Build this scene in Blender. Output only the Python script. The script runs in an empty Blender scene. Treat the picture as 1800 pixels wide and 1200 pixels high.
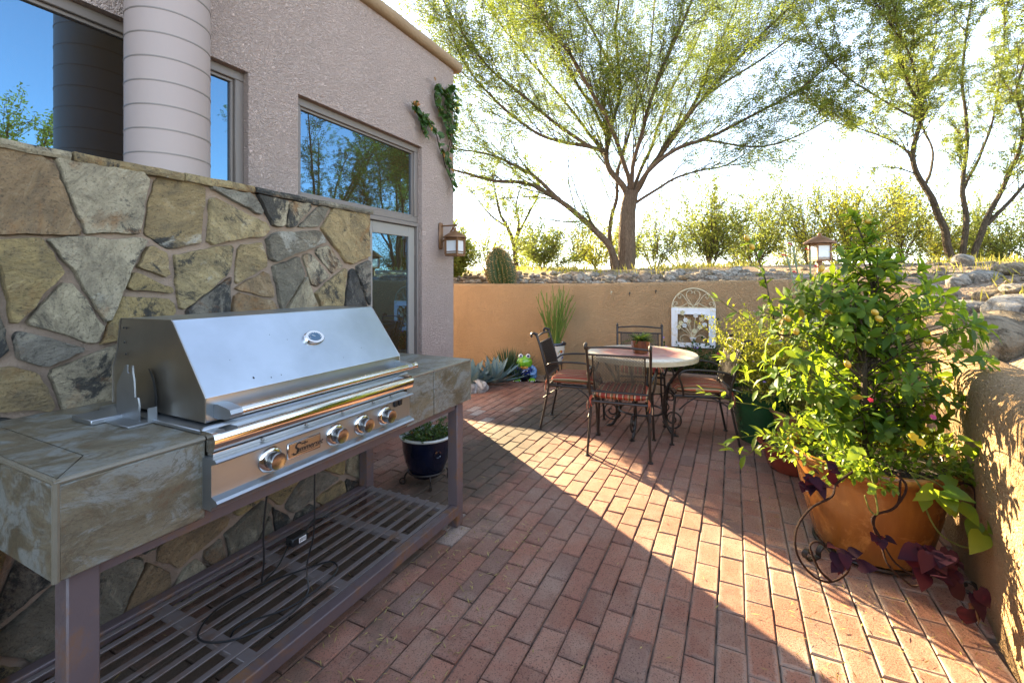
import bpy, math, random
from mathutils import Vector, Matrix, noise
R = math.radians
random.seed(7)
S = bpy.context.scene
COL = S.collection
# ---------------------------------------------------------------- camera
cam = bpy.data.objects.new('camera', bpy.data.cameras.new('camera')); COL.objects.link(cam)
cam.location = (0, 0, 1.40); cam.rotation_euler = (R(90), 0, 0)
cam.data.lens = 16.0; cam.data.sensor_width = 36.0; cam.data.shift_y = -0.0583
cam.data.clip_start = 0.05; cam.data.clip_end = 600
S.camera = cam
# ---------------------------------------------------------------- light
SUN_EL = R(18.6); SUN_AZ = math.atan2(-.47, .883)        # sun stands back-left of the view
wd = bpy.data.worlds.new('World'); S.world = wd; wd.use_nodes = True
wn = wd.node_tree; bg = wn.nodes['Background']
sky = wn.nodes.new('ShaderNodeTexSky'); sky.sky_type = 'NISHITA'; sky.sun_disc = False
sky.sun_elevation = SUN_EL; sky.sun_rotation = SUN_AZ
sky.air_density = 1.0; sky.dust_density = 0.1; sky.ozone_density = 2.6
hs_ = wn.nodes.new('ShaderNodeHueSaturation'); hs_.inputs['Saturation'].default_value = .64
wn.links.new(sky.outputs[0], hs_.inputs['Color']); wn.links.new(hs_.outputs[0], bg.inputs[0]); bg.inputs[1].default_value = 0.092
sl = bpy.data.lights.new('sun', 'SUN'); sl.energy = 5.0; sl.angle = R(0.5); sl.color = (1.0, .78, .46)
sun = bpy.data.objects.new('sun', sl); COL.objects.link(sun)
sd = Vector((math.sin(SUN_AZ)*math.cos(SUN_EL), math.cos(SUN_AZ)*math.cos(SUN_EL), math.sin(SUN_EL)))
sun.rotation_euler = sd.to_track_quat('Z', 'Y').to_euler(); sun.location = sd*40
S.view_settings.view_transform = 'Standard'; S.view_settings.look = 'None'
S.view_settings.exposure = 3.22; S.view_settings.gamma = 1
S.cycles.max_bounces = 6; S.cycles.diffuse_bounces = 3; S.cycles.glossy_bounces = 4; S.cycles.transmission_bounces = 3
S.cycles.use_denoising = True

# ---------------------------------------------------------------- helpers
A = math.atan2(.8989, .4382)             # house frame: s along the wall, q to the left of it
FR = Matrix.Rotation(A, 4, 'Z')
def W(s, q, z=0): return Vector((s*.4382-q*.8989, s*.8989+q*.4382, z))
def P(u, v, Y): return Vector(((u-900)/800*Y, Y, 1.4-(v-495)/800*Y))
def rr(a, b): return random.uniform(a, b)
def rv(s=1): return Vector((rr(-1,1), rr(-1,1), rr(-1,1)))*s
def smooth(pts, n=6):
    pts = [Vector(p) for p in pts]
    if len(pts) < 3: return pts
    out = []
    for i in range(len(pts)-1):
        p0 = pts[max(i-1,0)]; p1 = pts[i]; p2 = pts[i+1]; p3 = pts[min(i+2,len(pts)-1)]
        for k in range(n):
            t = k/n
            out.append(.5*((2*p1)+(p2-p0)*t+(2*p0-5*p1+4*p2-p3)*t*t+(3*p1-p0-3*p2+p3)*t**3))
    out.append(pts[-1]); return out
def spiral(c, ax, ay, r0, r1, a0, a1, n=18):
    c = Vector(c); ax = Vector(ax); ay = Vector(ay)
    return [c+(ax*math.cos(a)+ay*math.sin(a))*(r0+(r1-r0)*i/n) for i in range(n+1) for a in [a0+(a1-a0)*i/n]]

class MB:
    def __init__(s): s.v=[]; s.f=[]; s.r=[]; s.uv=[]; s.cur=0.5; s.mi=[]; s.m=0
    def add(s, vs, fs, uvs=None):
        b=len(s.v); s.v.extend([tuple(x) for x in vs])
        for i,f in enumerate(fs):
            s.f.append([b+k for k in f]); s.r.append(s.cur); s.mi.append(s.m); s.uv.append(uvs[i] if uvs else None)
    def xf(s, M, i0=0):
        for i in range(i0, len(s.v)): s.v[i] = tuple(M @ Vector(s.v[i]))
    def box(s, a, b, c=0.0):
        x0,y0,z0=a; x1,y1,z1=b
        X=(x0,x1);Y=(y0,y1);Z=(z0,z1)
        if c<=0:
            vs=[(X[i],Y[j],Z[k]) for i in (0,1) for j in (0,1) for k in (0,1)]
            s.add(vs,[(0,1,3,2),(4,6,7,5),(0,4,5,1),(2,3,7,6),(0,2,6,4),(1,5,7,3)]); return
        vs=[];idx={}
        for i in (0,1):
            for j in (0,1):
                for k in (0,1):
                    p=[X[i],Y[j],Z[k]]; sg=(1-2*i,1-2*j,1-2*k)
                    for ax in range(3):
                        q=list(p)
                        for o in range(3):
                            if o!=ax: q[o]+=sg[o]*c
                        idx[(i,j,k,ax)]=len(vs); vs.append(q)
        g=lambda i,j,k,a: idx[(i,j,k,a)]
        fs=[]
        for d in (0,1):
            fs.append([g(d,0,0,0),g(d,1,0,0),g(d,1,1,0),g(d,0,1,0)])
            fs.append([g(0,d,0,1),g(1,d,0,1),g(1,d,1,1),g(0,d,1,1)])
            fs.append([g(0,0,d,2),g(1,0,d,2),g(1,1,d,2),g(0,1,d,2)])
            for e in (0,1):
                fs.append([g(d,e,0,0),g(d,e,1,0),g(d,e,1,1),g(d,e,0,1)])
                fs.append([g(d,0,e,0),g(d,1,e,0),g(d,1,e,2),g(d,0,e,2)])
                fs.append([g(0,d,e,1),g(1,d,e,1),g(1,d,e,2),g(0,d,e,2)])
                for k in (0,1): fs.append([g(d,e,k,0),g(d,e,k,1),g(d,e,k,2)])
        ctr=Vector(((x0+x1)/2,(y0+y1)/2,(z0+z1)/2)); out=[]
        for f in fs:
            p=[Vector(vs[i]) for i in f]; n=(p[1]-p[0]).cross(p[2]-p[0]); m=sum(p,Vector())/len(p)
            out.append(f if n.dot(m-ctr)>0 else f[::-1])
        s.add(vs,out)
    def tube(s, pts, r, n=8, cap=True, closed=False):
        pts=[Vector(p) for p in pts]; m=len(pts)
        if m<2: return
        rs=r if isinstance(r,(list,tuple)) else [r]*m
        vs=[];fs=[];up=None
        for i,p in enumerate(pts):
            if closed: t=pts[(i+1)%m]-pts[i-1]
            else: t=pts[min(i+1,m-1)]-pts[max(i-1,0)]
            if t.length<1e-9: t=Vector((0,0,1))
            t.normalize()
            if up is None:
                up=t.orthogonal().normalized()
            else:
                up=up-t*up.dot(t)
                up=up.normalized() if up.length>1e-6 else t.orthogonal().normalized()
            sd_=t.cross(up)
            for k in range(n):
                a=2*math.pi*k/n
                vs.append(p+(up*math.cos(a)+sd_*math.sin(a))*rs[i])
        for i in range(m if closed else m-1):
            j=(i+1)%m
            for k in range(n):
                l=(k+1)%n
                fs.append((i*n+k,i*n+l,j*n+l,j*n+k))
        if cap and not closed: fs.append(list(range(n))[::-1]); fs.append([(m-1)*n+k for k in range(n)])
        s.add(vs,fs)
    def lathe(s, prof, n=24, c=(0,0,0), cap0=True, cap1=True, sx=1, sy=1):
        vs=[];fs=[]; m=len(prof)
        for r,z in prof:
            for k in range(n):
                a=2*math.pi*k/n; vs.append((c[0]+r*sx*math.cos(a),c[1]+r*sy*math.sin(a),c[2]+z))
        for i in range(m-1):
            for k in range(n):
                l=(k+1)%n; fs.append((i*n+k,i*n+l,(i+1)*n+l,(i+1)*n+k))
        if cap0: fs.append(list(range(n))[::-1])
        if cap1: fs.append([(m-1)*n+k for k in range(n)])
        s.add(vs,fs)
    def ell(s, c, rad, n=16, m=10, M=None):
        i0=len(s.v)
        prof=[(max(math.sin(math.pi*i/m),.01),-math.cos(math.pi*i/m)) for i in range(m+1)]
        s.lathe(prof,n)
        T=Matrix.Translation(Vector(c)) @ (M.to_4x4() if M else Matrix.Identity(4)) @ Matrix.Diagonal((rad[0],rad[1],rad[2],1))
        s.xf(T,i0)
    def extr(s, prof, x0, x1, closed=True):
        n=len(prof); vs=[(x0,a,b) for a,b in prof]+[(x1,a,b) for a,b in prof]
        fs=[(i,(i+1)%n,n+(i+1)%n,n+i) for i in range(n if closed else n-1)]
        if closed: fs+= [list(range(n))[::-1],[n+i for i in range(n)]]
        s.add(vs,fs)
    def leaf(s, p, d, up, L, Wd, fold=.25, droop=.2, wid=(.85,.8)):
        d=d.normalized(); b=d.cross(up)
        if b.length<1e-4: b=d.orthogonal()
        b.normalize(); u=b.cross(d)
        c=[p+d*(L*t)-u*(droop*L*t*t) for t in (0,.35,.7,1)]
        h=Wd*.5
        vs=[c[0],c[1],c[2],c[3]]
        for sg in (1,-1):
            for i in (1,2): vs.append(c[i]+b*(sg*h*wid[i-1])+u*(fold*h))
        s.add(vs,[(0,4,1),(1,4,5,2),(2,5,3),(0,1,6),(1,2,7,6),(2,3,7)])
    def card(s, p, d, up, L, Wd):
        d=d.normalized(); b=d.cross(up)
        if b.length<1e-4: b=d.orthogonal()
        b=b.normalized()*(Wd*.5)
        m=p+d*(L*.45)
        s.add([p,m+b,p+d*L,m-b],[(0,1,2,3)])
    def heart(s, p, d, up, L, Wd, fold=.3):
        d=d.normalized(); b=d.cross(up)
        if b.length<1e-4: b=d.orthogonal()
        b.normalize(); u=b.cross(d)
        o=[(-.12,.28),(.08,.5),(.32,.5),(.6,.34),(1,0)]
        c=[p, p+d*(L*.35)+u*0, p+d*(L*.68)-u*(.05*L), p+d*L-u*(.18*L)]
        vs=list(c)
        for sg in (1,-1):
            for t,w in o[:-1]: vs.append(p+d*(L*t)+b*(sg*w*Wd)+u*(fold*w*Wd*.6-.12*L*t*t))
        fs=[]
        for q in (4,8):
            g=[(0,q,q+1),(0,q+1,q+2,1),(1,q+2,q+3,2),(2,q+3,3)]
            fs+= g if q==4 else [x[::-1] for x in g]
        s.add(vs,fs)
    def build(s, name, mat, parent=None, off=None, sm=True, ang=38, kind=None):
        me=bpy.data.meshes.new(name)
        vs=s.v if off is None else [(a-off[0],b-off[1],c-off[2]) for a,b,c in s.v]
        me.from_pydata(vs,[],s.f)
        ms=mat if isinstance(mat,(list,tuple)) else [mat]
        for m in ms: me.materials.append(m)
        if len(ms)>1: me.polygons.foreach_set('material_index',s.mi)
        at=me.attributes.new('rnd','FLOAT','FACE'); at.data.foreach_set('value',s.r)
        if any(s.uv):
            ul=me.uv_layers.new(name='UVMap'); flat=[]
            for f,u in zip(s.f,s.uv):
                for k in range(len(f)): flat.extend(u[k] if u else (.5,.5))
            ul.data.foreach_set('uv',flat)
        if sm:
            me.shade_smooth(); me.set_sharp_from_angle(angle=R(ang))
        me.update()
        o=bpy.data.objects.new(name,me); COL.objects.link(o)
        if parent is not None: o.parent=parent
        if kind: o['kind']=kind
        return o
def tag(o,label,cat,group=None):
    o['label']=label; o['category']=cat
    if group: o['group']=group
    return o
class Thing:
    def __init__(s,name,label,cat,off=(0,0,0),frame=False,rz=0,group=None):
        s.off=Vector(off); s.e=bpy.data.objects.new(name,None); COL.objects.link(s.e); s.e.empty_display_size=.1
        s.e.location=W(*off) if frame else s.off; s.e.rotation_euler=(0,0,A if frame else rz)
        tag(s.e,label,cat,group)
    def part(s,name,mb,mat,parent=None,**k): return mb.build(name,mat,parent or s.e,s.off,**k)
def single(name,mb,mat,label,cat,off=(0,0,0),frame=False,group=None,**k):
    o=mb.build(name,mat,None,Vector(off),**k)
    o.location=W(*off) if frame else Vector(off)
    if frame: o.rotation_euler=(0,0,A)
    return tag(o,label,cat,group)
def dup(root,loc,rz,label,group=None):
    r=root.copy(); COL.objects.link(r); r.location=loc; r.rotation_euler=(0,0,rz); r['label']=label
    if group: r['group']=group
    for ch in list(root.children):
        c=ch.copy(); COL.objects.link(c); c.parent=r
        for g in ch.children:
            d=g.copy(); COL.objects.link(d); d.parent=c
    return r

# ---------------------------------------------------------------- materials
class Mt:
    def __init__(s,name,base=(.5,.5,.5),rough=.6,metal=0,spec=.5,coat=0):
        s.m=bpy.data.materials.new(name); s.m.use_nodes=True; s.nt=s.m.node_tree
        s.b=s.nt.nodes['Principled BSDF']; s.set('Base Color',base); s.set('Roughness',rough); s.set('Metallic',metal)
        s.set('Specular IOR Level',spec); s.set('Coat Weight',coat); s.tc=None
    def n(s,t,props=None,**ins):
        n=s.nt.nodes.new(t)
        for k,v in (props or {}).items(): setattr(n,k,v)
        for k,v in ins.items():
            key=int(k[1:]) if k[0]=='i' and k[1:].isdigit() else k.replace('_',' ')
            s.put(n.inputs[key],v)
        return n
    def put(s,sock,v):
        if isinstance(v,bpy.types.NodeSocket): s.nt.links.new(v,sock)
        else:
            if isinstance(v,(tuple,list)) and sock.type=='RGBA' and len(v)==3: v=(*v,1)
            sock.default_value=v
    def set(s,k,v): s.put(s.b.inputs[k],v)
    def obj(s):
        if not s.tc: s.tc=s.n('ShaderNodeTexCoord')
        return s.tc.outputs['Object']
    def geo(s): return s.n('ShaderNodeNewGeometry').outputs['Position']
    def map(s,vec,scale=(1,1,1),rot=(0,0,0),loc=(0,0,0)): return s.n('ShaderNodeMapping',None,Vector=vec,Scale=scale,Rotation=rot,Location=loc).outputs[0]
    def noise(s,scale,detail=4,rough=.55,dist=0,vec=None,w=None): return s.n('ShaderNodeTexNoise',None,Vector=vec or s.obj(),Scale=scale,Detail=detail,Roughness=rough,Distortion=dist).outputs[0]
    def voro(s,scale,vec=None,feat='F1',out=0,rand=1): return s.n('ShaderNodeTexVoronoi',{'feature':feat},Vector=vec or s.obj(),Scale=scale,Randomness=rand).outputs[out]
    def ramp(s,f,stops,interp='LINEAR'):
        n=s.n('ShaderNodeValToRGB'); cr=n.color_ramp; cr.interpolation=interp
        while len(cr.elements)<len(stops): cr.elements.new(.5)
        for e,(p,c) in zip(cr.elements,stops):
            e.position=p; e.color=(*c,1) if isinstance(c,(tuple,list)) else (c,c,c,1)
        s.put(n.inputs[0],f); return n.outputs[0]
    def mix(s,f,a,b,blend='MIX'):
        n=s.n('ShaderNodeMix',{'data_type':'RGBA','blend_type':blend})
        s.put(n.inputs[0],f); s.put(n.inputs[6],a); s.put(n.inputs[7],b); return n.outputs[2]
    def math(s,op,a,b=0.0,c=0.0): return s.n('ShaderNodeMath',{'operation':op},i0=a,i1=b,i2=c).outputs[0]
    def rnd(s): return s.n('ShaderNodeAttribute',{'attribute_name':'rnd'}).outputs['Fac']
    def bump(s,h,st=.5,dist=.01,normal=None):
        n=s.n('ShaderNodeBump',None,Height=h,Strength=st,Distance=dist)
        if normal: s.put(n.inputs['Normal'],normal)
        s.put(s.b.inputs['Normal'],n.outputs[0]); return n.outputs[0]

def stucco(name,c1,c2,scale=70,st=.8,dist=.006,wear=0):
    t=Mt(name,c1,.9,spec=.2)
    big=t.noise(1.6,5,.6); fine=t.noise(scale,3,.5,1.6)
    f2=t.noise(scale*.45,3,.6,2.2)
    h=t.math('ADD',t.ramp(fine,[(.38,0.),(.62,1.)]),t.math('MULTIPLY',t.ramp(f2,[(.4,0.),(.6,1.)]),.8))
    c=t.mix(t.ramp(big,[(.35,0.),(.7,1.)]),c1,c2)
    c=t.mix(t.math('MULTIPLY',t.ramp(h,[(0.,1.),(.5,0.)]),.18),c,tuple(x*.45 for x in c1))
    if wear:
        z=t.n('ShaderNodeSeparateXYZ',None,Vector=t.obj()).outputs[2]
        run=t.noise(2.6,7,.72,.6,t.map(t.obj(),(1.6,1.6,.5)))
        c=t.mix(t.math('MULTIPLY',t.ramp(run,[(.52,0.),(.75,.6)]),wear),c,tuple(x*.62 for x in c1))
        low=t.math('ADD',t.math('MULTIPLY',z,-3.2),t.noise(4,5,.7)); c=t.mix(t.math('MULTIPLY',t.ramp(low,[(.05,0.),(.6,1.)]),wear),c,tuple(x*.42 for x in c1))
        pat=t.noise(.9,6,.7); c=t.mix(t.math('MULTIPLY',t.ramp(pat,[(.5,0.),(.68,1.)]),wear*.5),c,tuple(min(x*1.35,1) for x in c1))
    t.set('Base Color',c); t.bump(h,st,dist); return t.m
M={}
M['stucco_house']=stucco('stucco_house',(.64,.50,.44),(.575,.45,.395),62,1.0,.014,.12)
M['stucco_wall']=stucco('stucco_wall',(.50,.325,.175),(.44,.285,.15),48,1.0,.012,.55)
t=Mt('column_shaded_paint',(.46,.375,.36),.55,spec=.3); t.set('Base Color',t.mix(t.noise(2.5,5),(.33,.27,.25),(.29,.235,.22))); t.bump(t.noise(120,3),.12,.003); M['column']=t.m  # same paint as the house, darkened to put overhead shade into the column's colour
t=Mt('parapet_tan',(.30,.21,.12),.85,spec=.2); t.set('Base Color',t.mix(t.noise(4,6,.65),(.36,.26,.16),(.22,.15,.09))); t.bump(t.noise(60,4),.7,.008); M['parapet']=t.m
t=Mt('window_bronze',(.16,.135,.12),.45,spec=.5); t.bump(t.noise(40,3),.05,.002); M['bronze']=t.m
t=Mt('door_grey',(.24,.225,.205),.5,spec=.4); t.bump(t.noise(30,3),.05,.002); M['door']=t.m
# reflective tinted glazing
t=Mt('window_glass',(.15,.09,.035),.02,spec=.5)
gl=t.n('ShaderNodeBsdfGlossy',None,Color=(.07,.18,.30,1),Roughness=.004,Normal=t.n('ShaderNodeBump',None,Height=t.noise(1.1,1),Strength=.02,Distance=.02).outputs[0])
mx=t.n('ShaderNodeMixShader',None,i0=.80,i1=t.b.outputs[0],i2=gl.outputs[0])
t.nt.links.new(mx.outputs[0],t.nt.nodes['Material Output'].inputs[0]); M['glass']=t.m

# brick pavers: per-brick random + uv for the worn edges
t=Mt('brick_paver',(.2,.09,.06),.85,spec=.25)
r_=t.rnd(); vec=t.obj()
base=t.ramp(r_,[(0,(0.218,0.096,0.068)),(.2,(0.263,0.113,0.077)),(.45,(0.297,0.129,0.088)),(.7,(0.347,0.152,0.101)),(.86,(0.269,0.142,0.104)),(.93,(0.196,0.113,0.090)),(.972,(0.347,0.167,0.108)),(.974,(0.470,0.363,0.306)),(1,(0.526,0.412,0.351))])
blot=t.noise(9,5,.65); speck=t.noise(150,2,.7)
base=t.mix(t.ramp(blot,[(.3,0.),(.75,.6)]),base,(.25,.145,.10)); base=t.mix(t.ramp(t.noise(2.1,7,.72),[(.46,0.),(.66,.55)]),base,(.36,.26,.20)); base=t.mix(t.ramp(t.noise(5.3,8,.75,.6),[(.56,0.),(.70,.6)]),base,(.105,.07,.055))
base=t.mix(t.ramp(speck,[(.36,.75),(.45,0.)]),base,(.06,.032,.026))
base=t.mix(t.ramp(t.noise(260,2),[(.58,0.),(.72,.35)]),base,(.42,.28,.22))
uv=t.n('ShaderNodeUVMap').outputs[0]; sx=t.n('ShaderNodeSeparateXYZ',None,Vector=uv)
ex=t.math('SUBTRACT',.5,t.math('ABSOLUTE',t.math('SUBTRACT',sx.outputs[0],.5)))
ey=t.math('MULTIPLY',t.math('SUBTRACT',.5,t.math('ABSOLUTE',t.math('SUBTRACT',sx.outputs[1],.5))),.5)
ed=t.math('MINIMUM',ex,ey)                                  # 0 on the brick's edge
ed=t.math('SUBTRACT',ed,t.math('MULTIPLY',t.math('SUBTRACT',t.noise(26,4,.7),.45),.22))
ps=t.n('ShaderNodeSeparateXYZ',None,Vector=vec)
zone=t.ramp(t.math('ADD',t.math('MULTIPLY',ps.outputs[1],-.55),t.math('MULTIPLY',t.noise(1.3,3),.55)),[(.05,0.),(.38,1.)])
zone=t.math('MULTIPLY',zone,t.ramp(t.math('MULTIPLY',t.math('ADD',ps.outputs[0],t.math('MULTIPLY',t.noise(1.1,3),.8)),.25),[(.55,1.),(1.,.12)]))
eff=t.math('MULTIPLY',t.ramp(ed,[(.0,.8),(.08,0.)]),t.math('MULTIPLY',zone,t.ramp(t.noise(2.2,3),[(.36,.0),(.54,1.)])))
base=t.mix(eff,base,(.50,.42,.35))
base=t.mix(t.math('MULTIPLY',t.ramp(ed,[(.0,.5),(.04,0.)]),.6),base,(.085,.05,.04))
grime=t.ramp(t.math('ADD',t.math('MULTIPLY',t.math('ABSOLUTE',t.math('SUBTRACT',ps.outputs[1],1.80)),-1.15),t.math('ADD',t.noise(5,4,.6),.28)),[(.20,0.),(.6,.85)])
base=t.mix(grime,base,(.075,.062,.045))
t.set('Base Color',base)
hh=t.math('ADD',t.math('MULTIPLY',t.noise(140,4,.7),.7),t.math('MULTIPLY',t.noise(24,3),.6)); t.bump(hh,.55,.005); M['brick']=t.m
t=Mt('joint_sand',(.07,.05,.04),.95,spec=.1); t.set('Base Color',t.mix(t.ramp(t.noise(7,4),[(.4,0.),(.6,1.)]),(.04,.03,.024),(.20,.15,.12))); t.bump(t.noise(300,3),.6,.004); M['sand']=t.m
# desert soil and gravel
t=Mt('desert_gravel',(.3,.22,.15),.95,spec=.1)
v1=t.voro(34); v2=t.voro(13)
c=t.mix(t.noise(3,5),(.30,.22,.15),(.40,.31,.22)); c=t.mix(t.ramp(v1,[(.0,.0),(.7,.7)]),c,(.14,.10,.07)); c=t.mix(t.ramp(t.noise(50,3),[(.5,0.),(.7,.5)]),c,(.46,.39,.31))
t.set('Base Color',c); t.bump(t.math('ADD',t.math('MULTIPLY',v1,-1.),t.math('MULTIPLY',t.noise(22,5,.7),.8)),.8,.018); M['gravel']=t.m
# flagstone
t=Mt('flagstone',(.3,.25,.17),.75,spec=.35)
r_=t.rnd(); geo=t.obj(); rot=t.n('ShaderNodeVectorRotate',{'rotation_type':'Y_AXIS'},Vector=geo,Angle=t.math('MULTIPLY',r_,43.)).outputs[0]
off=t.n('ShaderNodeVectorMath',{'operation':'ADD'},i0=rot,i1=t.n('ShaderNodeCombineXYZ',None,X=t.math('MULTIPLY',r_,37.),Y=t.math('MULTIPLY',r_,11.),Z=0.).outputs[0]).outputs[0]
base=t.ramp(r_,[(0,(.45,.33,.16)),(.09,(.27,.24,.19)),(.17,(.47,.36,.18)),(.25,(.115,.11,.10)),(.31,(.50,.42,.28)),(.40,(.37,.25,.135)),(.47,(.33,.30,.24)),(.56,(.46,.34,.15)),(.65,(.24,.21,.155)),(.73,(.53,.45,.31)),(.80,(.085,.09,.095)),(.85,(.40,.29,.14)),(.93,(.36,.33,.26)),(1,(.44,.34,.19))],'CONSTANT')
str_=t.noise(7.5,11,.74,.9,t.map(off,(1,1,1.7)))
base=t.mix(t.ramp(str_,[(.32,.75),(.56,0.)]),base,(.12,.10,.075))
base=t.mix(t.ramp(str_,[(.56,0.),(.74,.8)]),base,(.56,.48,.34))
blk=t.noise(4.6,12,.78,.5,off)
amt=t.ramp(t.math('FRACT',t.math('MULTIPLY',r_,7.31)),[(0,.37),(.4,.43),(.7,.49),(1,.56)])
f=t.math('MULTIPLY',t.math('SUBTRACT',amt,blk),16.); f=t.math('MINIMUM',t.math('MAXIMUM',f,0.),.93)
base=t.mix(f,base,t.mix(t.noise(20,4),(.022,.026,.032),(.075,.07,.06)))
org=t.noise(3.1,6,.7,.5,t.map(off,loc=(5,2,9))); base=t.mix(t.ramp(org,[(.56,0.),(.68,.75)]),base,(.33,.15,.045))
wht=t.noise(3.6,7,.7,.6,t.map(off,loc=(1,8,3))); base=t.mix(t.ramp(wht,[(.62,0.),(.68,.7)]),base,(.55,.52,.44))
base=t.mix(t.ramp(t.noise(110,3,.7,vec=off),[(.33,.55),(.45,0.)]),base,(.05,.045,.035))
t.set('Base Color',base)
wv=t.noise(8,10,.76,1.2,t.map(off,(1,1,1.8)))
hh=t.math('ADD',t.math('MULTIPLY',wv,1.2),t.math('MULTIPLY',t.noise(70,4),.35)); t.bump(hh,1.,.05); M['stone']=t.m
t=Mt('mortar',(.36,.27,.205),.95,spec=.1); t.set('Base Color',t.mix(t.noise(9,5),(.38,.285,.215),(.26,.195,.15))); t.bump(t.noise(130,4,.7),1,.008); M['mortar']=t.m
# slate look tile
def tile(name,loc):
    t=Mt(name,(.2,.17,.12),.38,spec=.5)
    v=t.map(t.obj(),(1,1.2,1.7),rot=(0,.5,0),loc=loc); a=t.noise(4.2,12,.74,.7,v); b=t.noise(6.5,12,.76,.9,t.map(v,loc=(4,1,7))); gsp=t.noise(90,4,.7,vec=v)
    c=t.mix(t.ramp(a,[(.36,0.),(.60,1.)]),(.078,.064,.040),(.155,.130,.084))
    c=t.mix(t.ramp(b,[(.47,0.),(.57,.85)]),c,(.19,.20,.185)); c=t.mix(t.ramp(b,[(.32,.8),(.42,0.)]),c,(.105,.06,.032))
    c=t.mix(t.ramp(gsp,[(.34,.45),(.46,0.)]),c,(.05,.04,.028))
    cr=t.math('ABSOLUTE',t.math('SUBTRACT',t.noise(2.6,7,.62,1.2,t.map(v,loc=(2,6,1))),.5)); c=t.mix(t.ramp(cr,[(.0,.7),(.012,0.)]),c,(.07,.055,.035))
    t.set('Base Color',c); t.set('Roughness',t.ramp(a,[(.3,.3),(.7,.5)]))
    t.bump(t.math('ADD',a,t.math('MULTIPLY',b,.7)),.35,.014); return t.m
M['tile']=tile('slate_tile',(0,0,0)); M['tile2']=tile('slate_tile_b',(3.3,1.7,5.1))
t=Mt('grout',(.30,.27,.23),.9); M['grout']=t.m
t=Mt('tile_bullnose',(.2,.18,.14),.35,spec=.5); t.set('Base Color',t.mix(t.noise(14,5),(.19,.17,.13),(.11,.095,.065))); M['bullnose']=t.m
# steels
def steel(name,base,rough,sc=(1.2,160,160),amt=.12,b=.06):
    t=Mt(name,base,rough,1.0)
    g=t.noise(3,4,.6,0,t.map(t.obj(),sc)); sm=t.noise(4.5,5,.6)
    t.set('Roughness',t.math('ADD',rough,t.math('ADD',t.math('MULTIPLY',t.math('SUBTRACT',g,.5),amt),t.math('MULTIPLY',t.math('SUBTRACT',sm,.5),.06))))
    t.set('Base Color',t.mix(t.ramp(sm,[(.35,0.),(.7,1.)]),base,tuple(x*.84 for x in base)))
    t.bump(g,b,.002); return t.m
M['knob']=steel('knob_steel',(.30,.29,.28),.25,(60,60,60),.05,.01); M['steel']=steel('brushed_steel',(.40,.425,.45),.42,(1.2,160,160),.05,.012); M['steel_side']=steel('brushed_steel_side',(.46,.43,.38),.30,(160,1.2,160),.06,.02)
M['hood']=steel('hood_steel',(.46,.51,.56),.30,(1.2,160,160),.05,.012)
M['chrome']=steel('polished_steel',(.72,.69,.65),.09,(2,40,40),.04,.02)
t=Mt('black_slot',(.01,.01,.01),.6); M['black']=t.m
t=Mt('black_rubber',(.012,.012,.013),.45); M['rubber']=t.m
t=Mt('gauge_face',(.025,.075,.14),.25,coat=.5); M['gauge']=t.m
t=Mt('white_print',(.8,.8,.8),.5); M['white']=t.m
t=Mt('badge_dark',(.10,.085,.075),.3,.8); M['badge']=t.m
# painted steel frame with rust
t=Mt('brown_steel_frame',(.09,.065,.06),.5,spec=.45); ru=t.noise(7,7,.7,.4)
t.set('Base Color',t.mix(t.ramp(ru,[(.50,0.),(.66,.9)]),t.mix(t.noise(3,3),(.125,.095,.10),(.085,.06,.06)),(.19,.088,.034))); t.set('Roughness',t.ramp(ru,[(.45,.42),(.65,.85)])); t.bump(t.noise(60,4),.2,.003); M['frame']=t.m
t=Mt('shelf_slat_steel',(.09,.075,.07),.42,spec=.5); ru=t.noise(9,7,.7,.3)
t.set('Base Color',t.mix(t.ramp(ru,[(.50,0.),(.68,.85)]),(.145,.12,.115),(.14,.07,.035))); t.bump(t.noise(60,4),.2,.003); M['slat']=t.m
t=Mt('wrought_iron',(.022,.017,.014),.42,spec=.5); t.set('Base Color',t.mix(t.noise(25,4),(.009,.007,.006),(.03,.018,.012))); t.bump(t.noise(90,3),.25,.003); M['iron']=t.m
# cushions
t=Mt('striped_cushion',(.4,.1,.08),.9,spec=.15)
sx=t.n('ShaderNodeSeparateXYZ',None,Vector=t.obj()); st=t.math('FRACT',t.math('MULTIPLY',sx.outputs[0],7.2))
c=t.ramp(st,[(0,(.30,.045,.035)),(.16,(.48,.33,.19)),(.22,(.035,.025,.02)),(.28,(.38,.085,.05)),(.46,(.45,.30,.17)),(.52,(.14,.10,.045)),(.62,(.42,.12,.06)),(.76,(.03,.022,.02)),(.82,(.50,.36,.22)),(.90,(.33,.06,.04))],'CONSTANT')
t.set('Base Color',c); t.bump(t.noise(220,2),.3,.002); M['cushion']=t.m
# mosaic table
t=Mt('mosaic_top',(.4,.2,.15),.30,spec=.5)
o=t.obj(); ln=t.n('ShaderNodeVectorMath',{'operation':'LENGTH'},i0=t.map(o,(1,1,0))).outputs['Value']
cell=t.voro(26,o,out=1); edge=t.voro(26,o,'DISTANCE_TO_EDGE')
sp=t.n('ShaderNodeSeparateXYZ',None,Vector=cell).outputs[0]
c=t.ramp(t.math('ADD',ln,t.math('MULTIPLY',t.math('SUBTRACT',sp,.5),.05)),[(0,(.50,.32,.22)),(.10,(.38,.10,.08)),(.20,(.47,.20,.14)),(.27,(.34,.07,.06)),(.36,(.52,.27,.19)),(.43,(.60,.50,.38)),(.47,(.62,.55,.43))])
c=t.mix(t.ramp(edge,[(.0,.8),(.045,0.)]),c,(.40,.33,.25)); t.set('Base Color',c); M['mosaic']=t.m
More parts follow.
